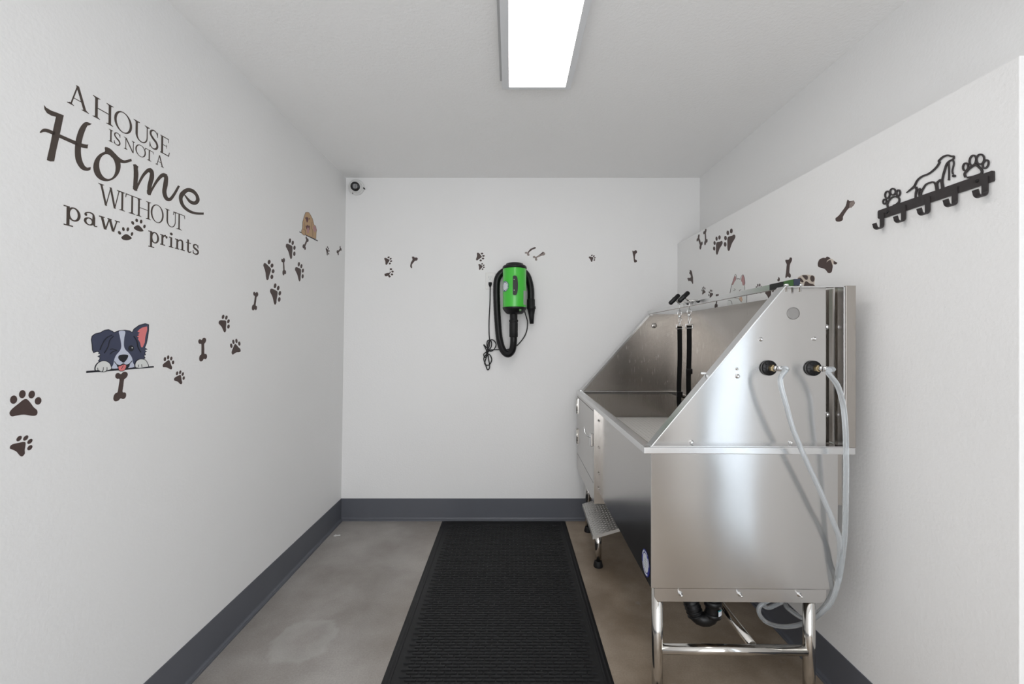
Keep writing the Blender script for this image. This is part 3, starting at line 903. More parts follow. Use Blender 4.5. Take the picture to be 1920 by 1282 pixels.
# ---------------------------------------------------------------- puppy decals
def figure(name, plane, conv, label, layers):
    first = conv(layers[0][2][0])
    cx = sum(p[0] for p in first)/len(first); cy = sum(p[1] for p in first)/len(first)
    r = empty(name, plane.at(cx, cy), label, 'wall decal')
    for i, (pn, mt_, polys) in enumerate(layers):
        mb = MB()
        for p in polys:
            try: flat(mb, plane, conv(p), 0.0, 0.0003 + 0.00009 * i)
            except Exception: pass
        mb.build(pn, M[mt_], r)
    return r
sil = [(150,330),(160,285),(200,255),(270,238),(330,205),(380,198),(430,220),(455,237),(520,212),(600,205),(660,215),(697,235),(720,190),(790,140),(870,118),(915,130),(915,200),(902,300),(885,380),(862,440),(897,460),(860,472),(887,490),(862,505),(874,535),(850,545),(868,575),(840,595),(735,640),(720,700),(600,720),(420,725),(400,700),(240,614),(262,595),(265,570),(235,555),(270,540),(265,520),(245,520),(255,500),(230,488),(180,505),(165,470),(160,400)]
lpaw = smooth2([(200,742),(198,700),(225,650),(280,618),(340,618),(390,650),(410,700),(405,728),(362,742),(325,760),(268,758),(240,742)], 3)
rpaw = smooth2([(732,700),(728,660),(750,615),(800,590),(860,600),(892,640),(908,690),(870,700),(830,706),(790,712),(760,708)], 3)
LN = lambda pts, w=9, n=4: stroke2(pts, w, False, n)
figure('puppy_decal', Left, cd, 'winking black and white cartoon puppy decal peeking over a black bar on the left wall', [
    ('bar', 'ink', [[(83,750),(984,683),(986,703),(83,777)]]),
    ('head', 'navy', [sil]),
    ('head_outline', 'ink', stroke2(sil + [sil[0]], 10, False, 1)),
    ('blaze', 'pale_blue', [smooth2([(520,220),(600,220),(590,300),(583,400),(600,460),(650,510),(690,570),(705,640),(722,697),(560,712),(415,718),(440,670),(455,600),(480,540),(530,480),(548,430),(545,370),(528,280)], 3)]),
    ('inner_ear', 'pink', [[(893,155),(830,170),(790,195),(765,225),(800,240),(770,258),(790,270),(757,290),(785,305),(770,320),(800,370),(812,425),(825,438),(838,425),(862,370),(870,290),(895,200)]]),
    ('eye', 'ink', [ell(680,448,38,40)]),
    ('winking_eye', 'ink', LN([(400,460),(440,457),(492,475)], 10) + LN([(492,475),(440,490),(398,525)], 10)),
    ('eye_glint', 'white_decal', [ell(693,440,8,9)]),
    ('mouth', 'ink', [[(485,660),(530,675),(572,652),(615,668),(665,645),(655,690),(628,718),(515,718),(492,690)]]),
    ('muzzle_line', 'ink', LN([(455,622),(488,662),(530,675),(572,652),(612,668),(655,655),(693,612)], 8)),
    ('tongue', 'pink', [smooth2([(506,690),(545,676),(578,662),(612,674),(606,712),(580,745),(540,752),(512,732)], 3)] ),
    ('tongue_line', 'ink', LN([(576,672),(560,700),(545,725)], 7) + stroke2([(506,690),(545,676),(578,662),(612,674),(606,712),(580,745),(540,752),(512,732)], 6, True, 3)),
    ('nose', 'ink', [smooth2([(508,572),(520,542),(570,530),(630,535),(636,560),(612,605),(578,638),(552,625),(522,602)], 3)]),
    ('fur_line', 'ink', LN([(445,285),(395,340),(370,430),(322,512)], 9)),
    ('ear_line', 'ink', LN([(425,270),(350,310),(300,380),(262,470)], 9)),
    ('fur_line', 'ink', LN([(715,285),(755,350),(770,430),(810,500)], 9)),
    ('paw', 'white_decal', [lpaw]), ('paw', 'white_decal', [rpaw]),
    ('paw_outline', 'ink', stroke2(lpaw, 8, True, 1) + stroke2(rpaw, 8, True, 1) + LN([(225,705),(232,738)], 8, 2) + LN([(305,700),(300,740),(285,755)], 8) + LN([(352,700),(352,735),(335,755)], 8) + LN([(772,665),(775,700)], 8, 2) + LN([(815,660),(820,700)], 8, 2)),
])
cs = crop(555, 390, 12.82)
tsil = [(128,590),(130,550),(140,520),(155,490),(160,330),(195,200),(230,105),(270,98),(310,110),(350,170),(400,270),(430,400),(470,430),(495,530),(485,600),(480,745),(340,690),(215,635),(200,660),(150,620)]
figure('puppy_decal', Left, cs, 'small tan long-eared cartoon puppy decal over a tilted bar, high near the far corner', [
    ('bar', 'ink', [[(85,560),(527,778),(517,800),(78,580)]]),
    ('head', 'tan', [tsil]),
    ('head_outline', 'tan_line', stroke2(tsil, 8, True, 1) + LN([(385,330),(375,470),(400,560),(400,690)], 9) + LN([(160,500),(215,540),(220,640)], 8) + LN([(205,340),(200,440),(230,560)], 6)),
    ('ear_patch', 'dusty_pink', [smooth2([(415,430),(465,445),(488,520),(460,580),(430,560),(410,480)], 3)]),
    ('mouth', 'maroon', [[(225,425),(255,425),(275,400),(300,425),(335,425),(322,520),(285,565),(248,500)]]),
    ('tongue', 'dusty_pink', [smooth2([(265,480),(305,480),(302,600),(268,598)], 3)]),
    ('nose', 'maroon', [smooth2([(222,232),(262,215),(292,240),(290,300),(268,348),(250,320),(240,270)], 3)]),
    ('eye', 'tan_line', [ell(318,258,10,22)]), ('eye', 'tan_line', [ell(228,240,12,16)]),
])
ch_ = crop(1360, 500, 16.02)
figure('husky_decal', Right, ch_, 'white cartoon husky decal with pink ears, partly hidden behind the tub rail', [
    ('head', 'white_decal', [[(305,228),(345,370),(395,362),(450,375),(480,290),(535,238),(570,330),(592,480),(600,600),(650,860),(640,1120),(60,1180),(60,1000),(130,830),(170,640),(200,510),(250,330)]]),
    ('ear', 'dusty_pink', [smooth2([(292,270),(322,320),(320,400),(290,430),(235,540),(200,515),(250,350)], 3)]),
    ('ear', 'dusty_pink', [smooth2([(500,290),(540,248),(572,340),(590,480),(560,560),(520,540),(505,460),(475,420)], 3)]),
    ('tongue', 'peach', [[(410,930),(500,900),(522,1000),(485,1055),(440,1000)]]),
    ('face_lines', 'grey_line', LN([(200,510),(185,580),(170,640),(140,800)], 14) + LN([(345,372),(395,358),(450,377)], 16) + LN([(345,372),(330,270),(303,225),(262,330),(200,515)], 8) + LN([(450,377),(480,290),(535,238),(575,340),(592,480),(582,620),(580,700)], 9)
        + LN([(265,655),(312,690),(250,715)], 14, 1) + LN([(475,690),(425,712),(430,745)], 14) + LN([(90,1010),(150,1008),(190,1060),(205,1130)], 13) + LN([(648,860),(640,1100)], 13, 2) + LN([(270,935),(390,950),(440,1010),(485,1055),(515,1060)], 10)),
])

# ================================================================== HOOK RACK
ck = crop(1640, 280, 8.0)
rack = empty('hook_rack', Right.at(1752, 380), 'dark metal hook rack with a dog and two paw outlines, mounted on the right wall', 'hook rack')
class RackPlane:
    n = Vector((-1, 0, 0))
    @staticmethod
    def at(x, y):
        q = Right.at(x, y)
        return q
def rackpart(name, polys, conv=ck, o0=0.0012, o1=0.0038, mat='rack'):
    mb = MB()
    for p in polys:
        try: flat(mb, Right, conv(p), o0, o1)
        except Exception: pass
    return mb.build(name, M[mat], rack)
rackpart('bar', [[(62,940),(68,920),(85,912),(1775,320),(1795,320),(1808,335),(1810,460),(1800,480),(1740,500),(175,1025),(75,1041),(63,1030)]], o0=0.0, o1=0.0040)
ST = lambda pts, w=22, closed=False, n=5: stroke2(pts, w, closed, n)
def rings(lst, w): 
    P = []
    for (cx, cy, rx, ry, a) in lst: P += stroke2(ell(cx, cy, rx, ry, a, 24), w, True, 1)
    return P
rackpart('paw_outline', rings([(163,783,24,37,5),(203,680,34,54,8),(285,635,40,48,0),(368,655,26,46,5)], 20) + ST([(210,868),(203,815),(240,750),(285,715),(340,708),(378,735),(378,785),(340,822),(290,845)], 24, False))
rackpart('paw_outline', rings([(1378,263,38,58,8),(1487,165,48,78,12),(1600,148,58,75,8),(1680,222,40,66,22)], 22) + ST([(1380,418),(1365,370),(1395,325),(1465,262),(1530,232),(1590,275),(1625,325),(1610,375),(1560,400)], 32, False) + ST([(1400,425),(1500,405),(1600,370)], 26))
rackpart('dog_outline', ST([(490,650),(555,600),(610,548),(650,470),(720,408),(830,362),(930,280),(985,200),(978,172),(1040,112),(1110,88),(1160,102),(1200,105),(1192,145),(1130,180),(1092,225),(1068,300),(1040,400),(1030,480),(1045,590)], [10,24,26,24,24,24,24,26,26,24,24,24,24,22,22,24,26,26,26,30])
    + ST([(970,480),(1000,455),(1015,500),(1025,600)], 22) + ST([(965,480),(950,520),(960,620)], 26) + ST([(940,620),(925,530),(895,490),(840,500),(785,525),(755,565),(715,640),(705,700)], 22)
    + ST([(615,560),(640,600),(630,650),(625,730)], 24) + ST([(700,585),(675,640),(690,710)], 26) + ST([(640,560),(660,600),(700,585)], 16)
    + ST([(1125,190),(1130,320),(1128,455)], 17) + [ell(1128,455,14,12)] + ST([(1190,160),(1202,215),(1180,320),(1190,375)], 17) + rings([(1205,398,20,15,0)], 12))
for (x, y) in ((210, 938), (1560, 472)):
    p = Right.at(*ck([(x, y)])[0])
    MB().lathe([(0.0044, 0.0040), (0.0040, 0.0054), (0.0022, 0.0062), (0.0005, 0.0062)], p, (-1, 0, 0), 14).build('screw', M['black'], rack)
for xc, ybar in ((1657, 407), (1697.5, 393), (1743, 377.5), (1794, 360), (1851, 341)):
    p = Right.at(xc, ybar)
    wdt, r = 0.0145, 0.0125
    prof = [(0.0042, 0.012), (0.0042, -0.026)]
    for i in range(1, 10):
        a = pi * i / 9
        prof.append((0.0042 + r * (1 - cos(a)), -0.026 - r * sin(a)))
    prof += [(0.0042 + 2 * r + 0.002, -0.020)]
    inn = [(d + (0.0025 if i < 2 else 0), h) for i, (d, h) in enumerate(prof)]
    inner = []
    for i, (d, h) in enumerate(prof):
        if i < 2: inner.append((d + 0.0025, h))
        elif i < 11:
            a = pi * (i - 1) / 9
            inner.append((0.0042 + r - (r - 0.0025) * cos(a), -0.026 - (r - 0.0025) * sin(a)))
        else: inner.append((d - 0.002, h + 0.001))
    ringp = prof + inner[::-1]
    mb = MB().prism([Vector((RX - d, p.y - wdt / 2, p.z + h)) for d, h in ringp], (0, wdt, 0))
    mb.build('hook', M['rack'], rack)

# ================================================================== CAMERA DOME, OUTLET
sc_ = empty('security_camera', (pix(668, 350, BACKY).x, BACKY, pix(668, 350, BACKY).z), 'white dome security camera high in the far left corner', 'security camera')
p = pix(669, 352, BACKY)
MB().lathe([(0.055, 0.0), (0.056, 0.012), (0.052, 0.022), (0.045, 0.026)], p, (0, -1, 0), 32).build('base', M['white_plastic'], sc_)
bc = p + Vector((0.006, -0.030, -0.006))
mb = MB()
mb.lathe([(0.043 * sin(radians(a)) , -0.043 * cos(radians(a))) for a in range(0, 181, 12)][1:-1], bc, (0, -1, 0), 28)
mb.build('ball', M['white_plastic'], sc_)
ax = Vector((0.30, -1, -0.33)).normalized()
MB().lathe([(0.031, 0.030), (0.031, 0.0435), (0.027, 0.046), (0.012, 0.047), (0.001, 0.047)], bc + Vector((-0.004, 0, 0.004)), ax, 28).build('lens', M['lens'], sc_)
mb = MB()
for x, y in ((684, 354.5), (663.5, 364)):
    q = pix(x, y, BACKY); mb.lathe([(0.004, 0.0), (0.004, 0.024)], q, (0, -1, 0), 10)
mb.build('screw', M['black'], sc_)

ol = empty('wall_outlet', pix(919.5, 527, BACKY), 'white wall power outlet with a black plug, left of the green dryer', 'outlet')
a, c2 = pix(910.5, 542, BACKY), pix(928.5, 511, BACKY)
MB().box(a.x, c2.x, BACKY - 0.008, BACKY, a.z, c2.z).build('cover_plate', M['plate'], ol, bevel=0.002)
a, c2 = pix(914.8, 537, BACKY), pix(923.5, 516.5, BACKY)
rc = MB().box(a.x, c2.x, BACKY - 0.011, BACKY - 0.007, a.z, c2.z).build('receptacle', M['white_plastic'], ol, bevel=0.001)
mb = MB()
for x, y, w, h in ((917.0, 519.8, .0014, .009), (921.0, 519.8, .0014, .009), (919, 523.5, .004, .004)):
    q = pix(x, y, BACKY); mb.box(q.x - w/2, q.x + w/2, BACKY - 0.0116, BACKY - 0.0105, q.z - h/2, q.z + h/2)
mb.build('slots', M['black'], rc)

# ================================================================== PET DRYER
dc = Vector((0.0285, 2.905, 0))
zt, zb = 1.770, 1.500
R = 0.0795
dr = empty('pet_dryer', (dc.x, dc.y, zb), 'bright green cylindrical pet dryer with black hose hung on the far wall', 'pet dryer')
MB().lathe([(R - 0.001, zb), (R, zb + 0.004), (R, zt - 0.004), (R - 0.001, zt)], dc, 'z', 48).build('body', M['green'], dr)
MB().lathe([(R + 0.003, zt - 0.004), (R + 0.003, zt + 0.010), (R - 0.004, zt + 0.018), (0.062, zt + 0.022), (0.058, zt + 0.032), (0.045, zt + 0.036), (0.001, zt + 0.036)], dc, 'z', 48).build('top_cap', M['black'], dr)
bt = MB().lathe([(0.050, zb - 0.040), (0.066, zb - 0.026), (R, zb - 0.006), (R + 0.002, zb), (R + 0.002, zb + 0.006)], dc, 'z', 48).build('bottom_cap', M['black'], dr)
mb = MB()
mb.box(dc.x + 0.030, dc.x + 0.044, dc.y - 0.070, dc.y - 0.060, zb - 0.024, zb - 0.010)
mb.build('switch', M['rail_green'], bt)
# handle: a D shaped grip
hz = (1.700, 1.590)
zm = (hz[0] + hz[1]) / 2
poly = [(dc.x - 0.012, zm - 0.060), (dc.x - 0.012, zm + 0.060), (dc.x - 0.004, zm + 0.064)]
for i in range(15):
    a = pi / 2 - pi * i / 14
    poly.append((dc.x + 0.002 + 0.019 * cos(a) ** 0.6 if i not in (0, 14) else dc.x + 0.002, zm + 0.064 * sin(a)))
poly.append((dc.x - 0.004, zm - 0.064))
mb = MB().prism([Vector((x, dc.y - R + 0.004, z)) for x, z in poly], (0, -0.020, 0))
hd = mb.build('handle', M['black'], dr, bevel=0.003)
mb = MB()
for z in (1.683, 1.612):
    mb.lathe([(0.0032, 0), (0.0026, 0.002), (0.0004, 0.002)], (dc.x - 0.004, dc.y - R - 0.0155, z), (0, -1, 0), 10)
mb.build('screw', M['chrome'], dr)
# round sticker and rating label, lying on the drum
def drum_disc(r0, r1, az, zc, name, mat, off, parent, n=36, ysq=1.0):
    mb = MB(); vs = []; 
    for i in range(n):
        t_ = 2 * pi * i / n
        for rr in (r0, r1):
            th = az + rr * cos(t_) / R
            vs.append((dc.x + (R + off) * sin(th), dc.y - (R + off) * cos(th), zc + rr * sin(t_)))
    fs = [(2*i, 2*((i+1) % n), 2*((i+1) % n)+1, 2*i+1) for i in range(n)]
    mb.add(vs, fs, True)
    return mb.build(name, mat, parent)
az = radians(-55)
zc_ = 1.285 + (637 - 537) / 279.0
st = drum_disc(0.0005, 0.036, az, zc_, 'sticker', M['navy_sticker'], 0.0006, dr)
drum_disc(0.0005, 0.0255, az, zc_, 'sticker_face', M['sticker_white'], 0.0010, st)
for a0, a1 in ((100, 175), (190, 250), (275, 352), (5, 85)):
    mb = MB(); vs = []; n = 9
    for i in range(n + 1):
        t_ = radians(a0 + (a1 - a0) * i / n)
        for rr in (0.0285, 0.0325):
            th = az + rr * cos(t_) / R
            vs.append((dc.x + (R + 0.001) * sin(th), dc.y - (R + 0.001) * cos(th), zc_ + rr * sin(t_)))
    mb.add(vs, [(2*i, 2*i+2, 2*i+3, 2*i+1) for i in range(n)], True)
    mb.build('sticker_mark', M['sticker_white'], st)
mb = MB(); vs = []
za, zb2 = 1.52, 1.615
for i in range(7):
    th = radians(47 + 36 * i / 6)
    for z in (za, zb2): vs.append((dc.x + (R + 0.0007) * sin(th), dc.y - (R + 0.0007) * cos(th), z))
mb.add(vs, [(2*i, 2*i+2, 2*i+3, 2*i+1) for i in range(6)], True)
rl = mb.build('rating_label', M['sticker_grey'], dr)
# outlet neck, hose and nozzle
def pth(pts, n=6): return catmull([pix(x, y, Y) for x, y, Y in pts], n)
q = pix(963, 585, 2.90)
hx, hy = q.x, 2.90
def zpx(y, Y=2.90): return CAMZ - (y - CY) * Y / F
MB().lathe([(0.026, zpx(632)), (0.029, zpx(631)), (0.029, zpx(606)), (0.027, zpx(604)), (0.031, zpx(603)), (0.031, zpx(600)), (0.026, zpx(599)), (0.026, zpx(582)), (0.040, zpx(580)), (0.040, zpx(577))], (hx, hy, 0), 'z', 28).build('hose_cuff', M['rubber'], dr)
hosep = pth([(963,626,2.90),(963,640,2.905),(961,655,2.92),(955,663,2.93),(948,662,2.94),(941,652,2.96),(936,632,2.985),(933.5,605,3.0),(931.5,570,3.008),(931,540,3.010),(933,522,3.010),(941,511,3.010),(953,505.5,3.010),(966,504,3.010),(979,507.5,3.010),(988,516,3.008),(993,530,2.995),(995.5,546,2.985),(995.5,562,2.98)], 10)
ho = []
rr = []
for i, pnt in enumerate(hosep):
    ho.append(pnt); rr.append(0.0235 + (0.0006 if i % 2 else 0))
MB().tube(ho, rr, 18).build('hose', M['black'], dr)
nz_ = [pix(995.5, 560, 2.98), pix(995.5, 562, 2.98), pix(995.6, 574, 2.975), pix(996, 575, 2.975), pix(996.2, 579, 2.975), pix(996.2, 580, 2.975), pix(996.5, 590, 2.972), pix(997, 607, 2.97)]
MB().tube(nz_, [0.024, 0.028, 0.028, 0.031, 0.031, 0.027, 0.020, 0.013], 20).build('nozzle', M['rubber'], dr)
# wall bracket behind the drum
mb = MB()
mb.box(dc.x - 0.02, dc.x + 0.02, dc.y + R - 0.012, BACKY, 1.56, 1.60)
mb.box(dc.x - 0.02, dc.x + 0.02, dc.y + R - 0.012, BACKY, 1.69, 1.705)
mb.box(dc.x - 0.03, dc.x + 0.03, BACKY - 0.004, BACKY, 1.54, 1.73)
mb.build('wall_bracket', M['black'], dr)
# cord and plug
CR = 0.0038
mb = MB()
mb.tube(pth([(982,578,2.93),(985,588,2.97),(989,604,3.01),(987,622,3.02),(979,637,3.028),(966,650,3.032),(950,655,3.034),(925,655.5,3.034),(918,657,3.03),(912,664,3.03),(907,672,3.03),(910,682,3.03),(914,693,3.03),(918,688,3.028),(916,672,3.028),(914,655,3.026),(917,640,3.026),(924,637,3.026),(930,645,3.028),(926,655,3.03),(918,658,3.03),(913,646,3.028),(915,638,3.03),(921,640,3.03),(921,650,3.026),(914,658,3.024),(907,664,3.024),(910,670,3.026),(917,664,3.028),(922,674,3.028),(917,684,3.026),(909,682,3.024),(912,668,3.022),(912,657,3.022),(907,646,3.024),(913,652,3.022),(917,650,3.024),(918,638,3.03),(917,625,3.034),(917,600,3.034),(918.5,570,3.034),(919,548,3.030),(919.2,535,3.022)], 7), CR, 10)
mb.build('power_cord', M['black'], dr)
MB().tube([pix(919, 529.5, 3.018), pix(919, 533.5, 3.018), pix(919, 538, 3.022)], [0.0125, 0.0115, 0.005], 12).build('plug', M['black'], dr)

# ================================================================== THE WASHING TUB
TY = 1.416
tub = empty('dog_washing_tub', (0, TY, 0), 'large stainless steel dog washing tub with high sides standing along the right wall', 'pet washing tub', rotz=-0.0139, local=True)
def tp(name, mb, mat, parent=tub, bevel=0.0, label=None):
    o = mb.build(name, M[mat], parent, bevel=bevel)
    if label: o['label'] = label
    return o
LN_ = 1.575
RZ = 0.930
# outer body
xb0, xb1 = 0.469, 1.086
mb = MB()
mb.box(xb0, xb1, 0.014, 0.018, 0.457, RZ - 0.018)
near = tp('end_panel', mb, 'steel_near', bevel=0.001)
mb = MB().box(xb0, xb0 + 0.004, 0.018, 0.93, 0.457, RZ - 0.018)
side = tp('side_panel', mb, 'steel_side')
mb = MB()
mb.box(xb1 - 0.004, xb1, 0.018, LN_ - 0.02, 0.457, RZ - 0.018)
mb.box(xb0 + 0.004, xb1 - 0.004, LN_ - 0.024, LN_ - 0.02, 0.457, RZ - 0.018)
mb.box(xb0 + 0.004, xb1 - 0.004, 0.018, LN_ - 0.024, 0.457, 0.461)
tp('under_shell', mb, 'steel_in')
# inner basin
xi0, xi1, yi0, yi1, zf = 0.480, 1.108, 0.030, LN_ - 0.030, 0.735
mb = MB()
th = 0.003
mb.box(xi0 - th, xi0, yi0, yi1, zf, RZ - 0.002)
mb.box(xi1, xi1 + th, yi0, yi1, zf, RZ - 0.002)
mb.box(xi0, xi1, yi0 - th, yi0, zf, RZ - 0.002)
mb.box(xi0, xi1, yi1, yi1 + th, zf, RZ - 0.002)
mb.box(xi0 - th, xi1 + th, yi0 - th, yi1 + th, zf - th, zf)
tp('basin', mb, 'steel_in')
# rim ring with folded edge
ox0, ox1, oy0, oy1 = 0.442, 1.133, 0.0, LN_
mb = MB()
mb.box(ox0, ox1, oy0, yi0, RZ - 0.022, RZ)
mb.box(ox0, ox1, yi1, oy1, RZ - 0.022, RZ)
mb.box(ox0, xi0 - 0.004, yi0, yi1, RZ - 0.022, RZ)
mb.box(xi1 + 0.004, ox1, yi0, yi1, RZ - 0.022, RZ)
tp('rim', mb, 'steel_edge', bevel=0.002)
# perforated floor grate
mb = MB()
gz = 0.752
nx, nyy = 26, 62
dx, dy = (xi1 - xi0 - 0.008) / nx, (yi1 - yi0 - 0.008) / nyy
x0g, y0g = xi0 + 0.004, yi0 + 0.004
bw = 0.0165
for i in range(nx + 1):
    x = min(x0g + i * dx, xi1 - 0.004 - bw)
    mb.box(x, x + bw, y0g, yi1 - 0.004, gz - 0.006, gz)
for j in range(nyy + 1):
    y = min(y0g + j * dy, yi1 - 0.004 - bw)
    mb.box(x0g, xi1 - 0.004, y, y + bw, gz - 0.006, gz + 0.0005)
M['grate'] = simple('white_grate', (0.88, 0.86, 0.83), 0.4, noise=0.04)
tp('floor_grate', mb, 'grate', label='white perforated floor grate')
mb = MB()
for i in range(5):
    for j in range(9):
        x, y = xi0 + 0.06 + i * 0.12, yi0 + 0.06 + j * 0.17
        mb.box(x, x + 0.012, y, y + 0.012, zf, gz - 0.006)
tp('grate_feet', mb, 'grate')

# protruding door housing at the far end of the left side
dy0, dy1, dz0 = 0.915, LN_ - 0.01, 0.392
mb = MB()
mb.box(ox0 + 0.001, xb0 + 0.03, dy0, dy0 + 0.004, dz0, RZ - 0.022)
mb.box(ox0 + 0.001, ox0 + 0.005, dy0 + 0.004, dy0 + 0.022, dz0, RZ - 0.022)
mb.box(ox0 + 0.001, ox0 + 0.005, dy0 + 0.022, dy1, dz0, 0.497)
mb.box(ox0 + 0.001, ox0 + 0.005, dy0 + 0.022, dy1, 0.895, RZ - 0.022)
mb.box(ox0 + 0.012, ox0 + 0.016, dy0 + 0.004, dy1, dz0, RZ - 0.022)
mb.box(ox0 + 0.001, xb0 + 0.03, dy1 - 0.004, dy1, dz0, RZ - 0.022)
mb.box(ox0 + 0.005, xb0 + 0.03, dy0 + 0.004, dy1 - 0.004, dz0, dz0 + 0.004)
tp('door_housing', mb, 'steel_side')
door = tp('door', MB().box(ox0 + 0.0005, ox0 + 0.006, dy0 + 0.025, dy1 - 0.006, 0.500, 0.892), 'steel_side', bevel=0.001)
for z0, z1_ in ((0.778, 0.882), (0.571, 0.672)):
    h = MB().box(ox0 - 0.003, ox0 + 0.0005, dy1 - 0.055, dy1 - 0.002, z0, z1_)
    h.tube([(ox0 - 0.004, dy1 - 0.028, z0), (ox0 - 0.004, dy1 - 0.028, z1_)], 0.005, 10)
    hg = h.build('hinge', M['tube'], door)
    m2 = MB()
    for z in (z0 + 0.012, (z0 + z1_) / 2, z1_ - 0.012):
        for y in (dy1 - 0.045, dy1 - 0.012):
            m2.lathe([(0.0045, 0), (0.003, 0.003), (0.0005, 0.003)], (ox0 - 0.003, y, z), (-1, 0, 0), 8)
    m2.build('rivets', M['chrome'], hg)
# latch: plate and curved hook
lz, ly = 0.737, dy0 + 0.040
lp = tp('latch', MB().box(ox0 - 0.014, ox0 + 0.001, ly - 0.012, ly + 0.012, lz - 0.04, lz + 0.03), 'chrome', parent=door, bevel=0.003)
pts = catmull([Vector((ox0 - 0.012, ly, lz + 0.012)), Vector((ox0 - 0.022, ly + 0.01, lz + 0.012)), Vector((ox0 - 0.036, ly + 0.03, lz + 0.026)), Vector((ox0 - 0.040, ly + 0.035, lz + 0.058))], 6)
mb = MB().tube(pts, [0.004] * (len(pts) - 1) + [0.006], 10)
tp('latch_hook', mb, 'chrome', parent=door)
mb = MB()
for z in (0.845, 0.70, 0.56, 0.48):
    mb.lathe([(0.005, 0), (0.004, 0.004), (0.0005, 0.004)], (xb0, dy0 - 0.012, z), (-1, 0, 0), 8)
tp('bolts', mb, 'tube', parent=side)

# high end panels
def pent(x1, xr, zt_):
    return [(0.470, RZ), (x1, zt_), (xr, zt_), (xr, RZ)]
ZT = 1.462
def lip(mb, pts, ya, yb, t_=0.004, closed=True):
    """a folded lip along an outline in the xz plane, from depth ya to yb"""
    n = len(pts)
    for i in range(n if closed else n - 1):
        a, b3 = Vector((pts[i][0], 0, pts[i][1])), Vector((pts[(i+1) % n][0], 0, pts[(i+1) % n][1]))
        d = (b3 - a).normalized()
        nn = Vector((d.z, 0, -d.x)) * t_       # to the right of the direction = inside for a clockwise outline
        q = [a, b3, b3 + nn, a + nn]
        mb.prism([Vector((v.x, ya, v.z)) for v in q], (0, yb - ya, 0))
xs = 1.055
mb = MB().prism([Vector((x, 0.026, z)) for x, z in [(0.474, RZ + 0.003), (0.910, ZT - 0.004), (xs, ZT - 0.004), (xs, RZ + 0.003)]], (0, 0.004, 0))
nep = tp('upper_end_panel', mb, 'steel_near', bevel=0.0005)
mb = MB()
outl = [(0.464, RZ), (0.905, ZT), (1.101, ZT), (1.101, RZ)]
lip(mb, outl, 0.003, 0.030)
lip(mb, [(0.464, RZ), (0.905, ZT), (0.925, ZT)], 0.028, 0.046, 0.012, closed=False)
tp('edge_lip', mb, 'steel_edge', parent=nep, bevel=0.0008)
mb = MB()
mb.box(xs - 0.004, xs, 0.030, 0.075, RZ, ZT - 0.004)
mb.box(xs, 1.101, 0.075, 0.079, RZ, ZT - 0.004)
mb.box(1.078, 1.081, 0.060, 0.075, RZ + 0.01, ZT - 0.01)
tp('service_channel', mb, 'steel_in', parent=nep)
tp('corner_post', MB().box(1.1015, 1.134, 0.0, 0.05, RZ, ZT + 0.001), 'steel_in', bevel=0.001)
# hole cap, screws on near end panel
def npx(x, y): return ((x - 957) / 565.0, CAMZ - (y - 637) / 565.0)
x, z = npx(1492, 587)
cap = MB().lathe([(0.0205, 0.0), (0.0205, 0.002), (0.0190, 0.003), (0.0185, 0.0015), (0.001, 0.0015)], (x, 0.026, z), (0, -1, 0), 32, smooth=False)
tp('hole_cap', cap, 'cap', parent=nep)
for (px_x, px_y, r) in ((1431,636,.0045),(1531,635,.0045),(1386,692,.0030),(1387,706,.0050),(1300,831,.0050),(1487,831,.004),(1567,612,.006),(1568,781,.006)):
    x, z = npx(px_x, px_y)
    yy = 0.026 if px_x < 1550 else 0.060
    mb = MB().lathe([(r*1.5, 0), (r*1.5, 0.002), (r, 0.002), (r, 0.008), (r*0.7, 0.009), (0.0004, 0.009)], (x, yy, z), (0, -1, 0), 12)
    tp('bolt', mb, 'chrome', parent=nep)
# far end panel
fy = LN_ - 0.014
mb = MB().prism([Vector((x, fy, z)) for x, z in [(0.474, RZ), (0.944, ZT), (1.116, ZT), (1.116, RZ)]], (0, 0.004, 0))
fep = tp('far_end_panel', mb, 'steel_in')
mb = MB(); lip(mb, [(0.466, RZ), (0.936, ZT + 0.002), (1.12, ZT + 0.002), (1.12, RZ)], fy - 0.0, fy + 0.014, 0.005)
lip(mb, [(0.466, RZ), (0.936, ZT + 0.002), (0.96, ZT + 0.002)], fy - 0.022, fy, 0.012, closed=False)
tp('edge_lip', mb, 'steel_edge', parent=fep)
x, z = (1225 - 957) / 268.5 - 0.0217, CAMZ + (637 - 610.5) / 268.5
tp('hole_cap', MB().lathe([(0.018, 0), (0.018, 0.003), (0.014, 0.006), (0.001, 0.006)], (x, fy, z), (0, -1, 0), 24), 'steel_side', parent=fep)
# back splash
mb = MB().box(1.116, 1.120, 0.079, fy + 0.004, RZ, ZT)
tp('back_splash', mb, 'steel_in')

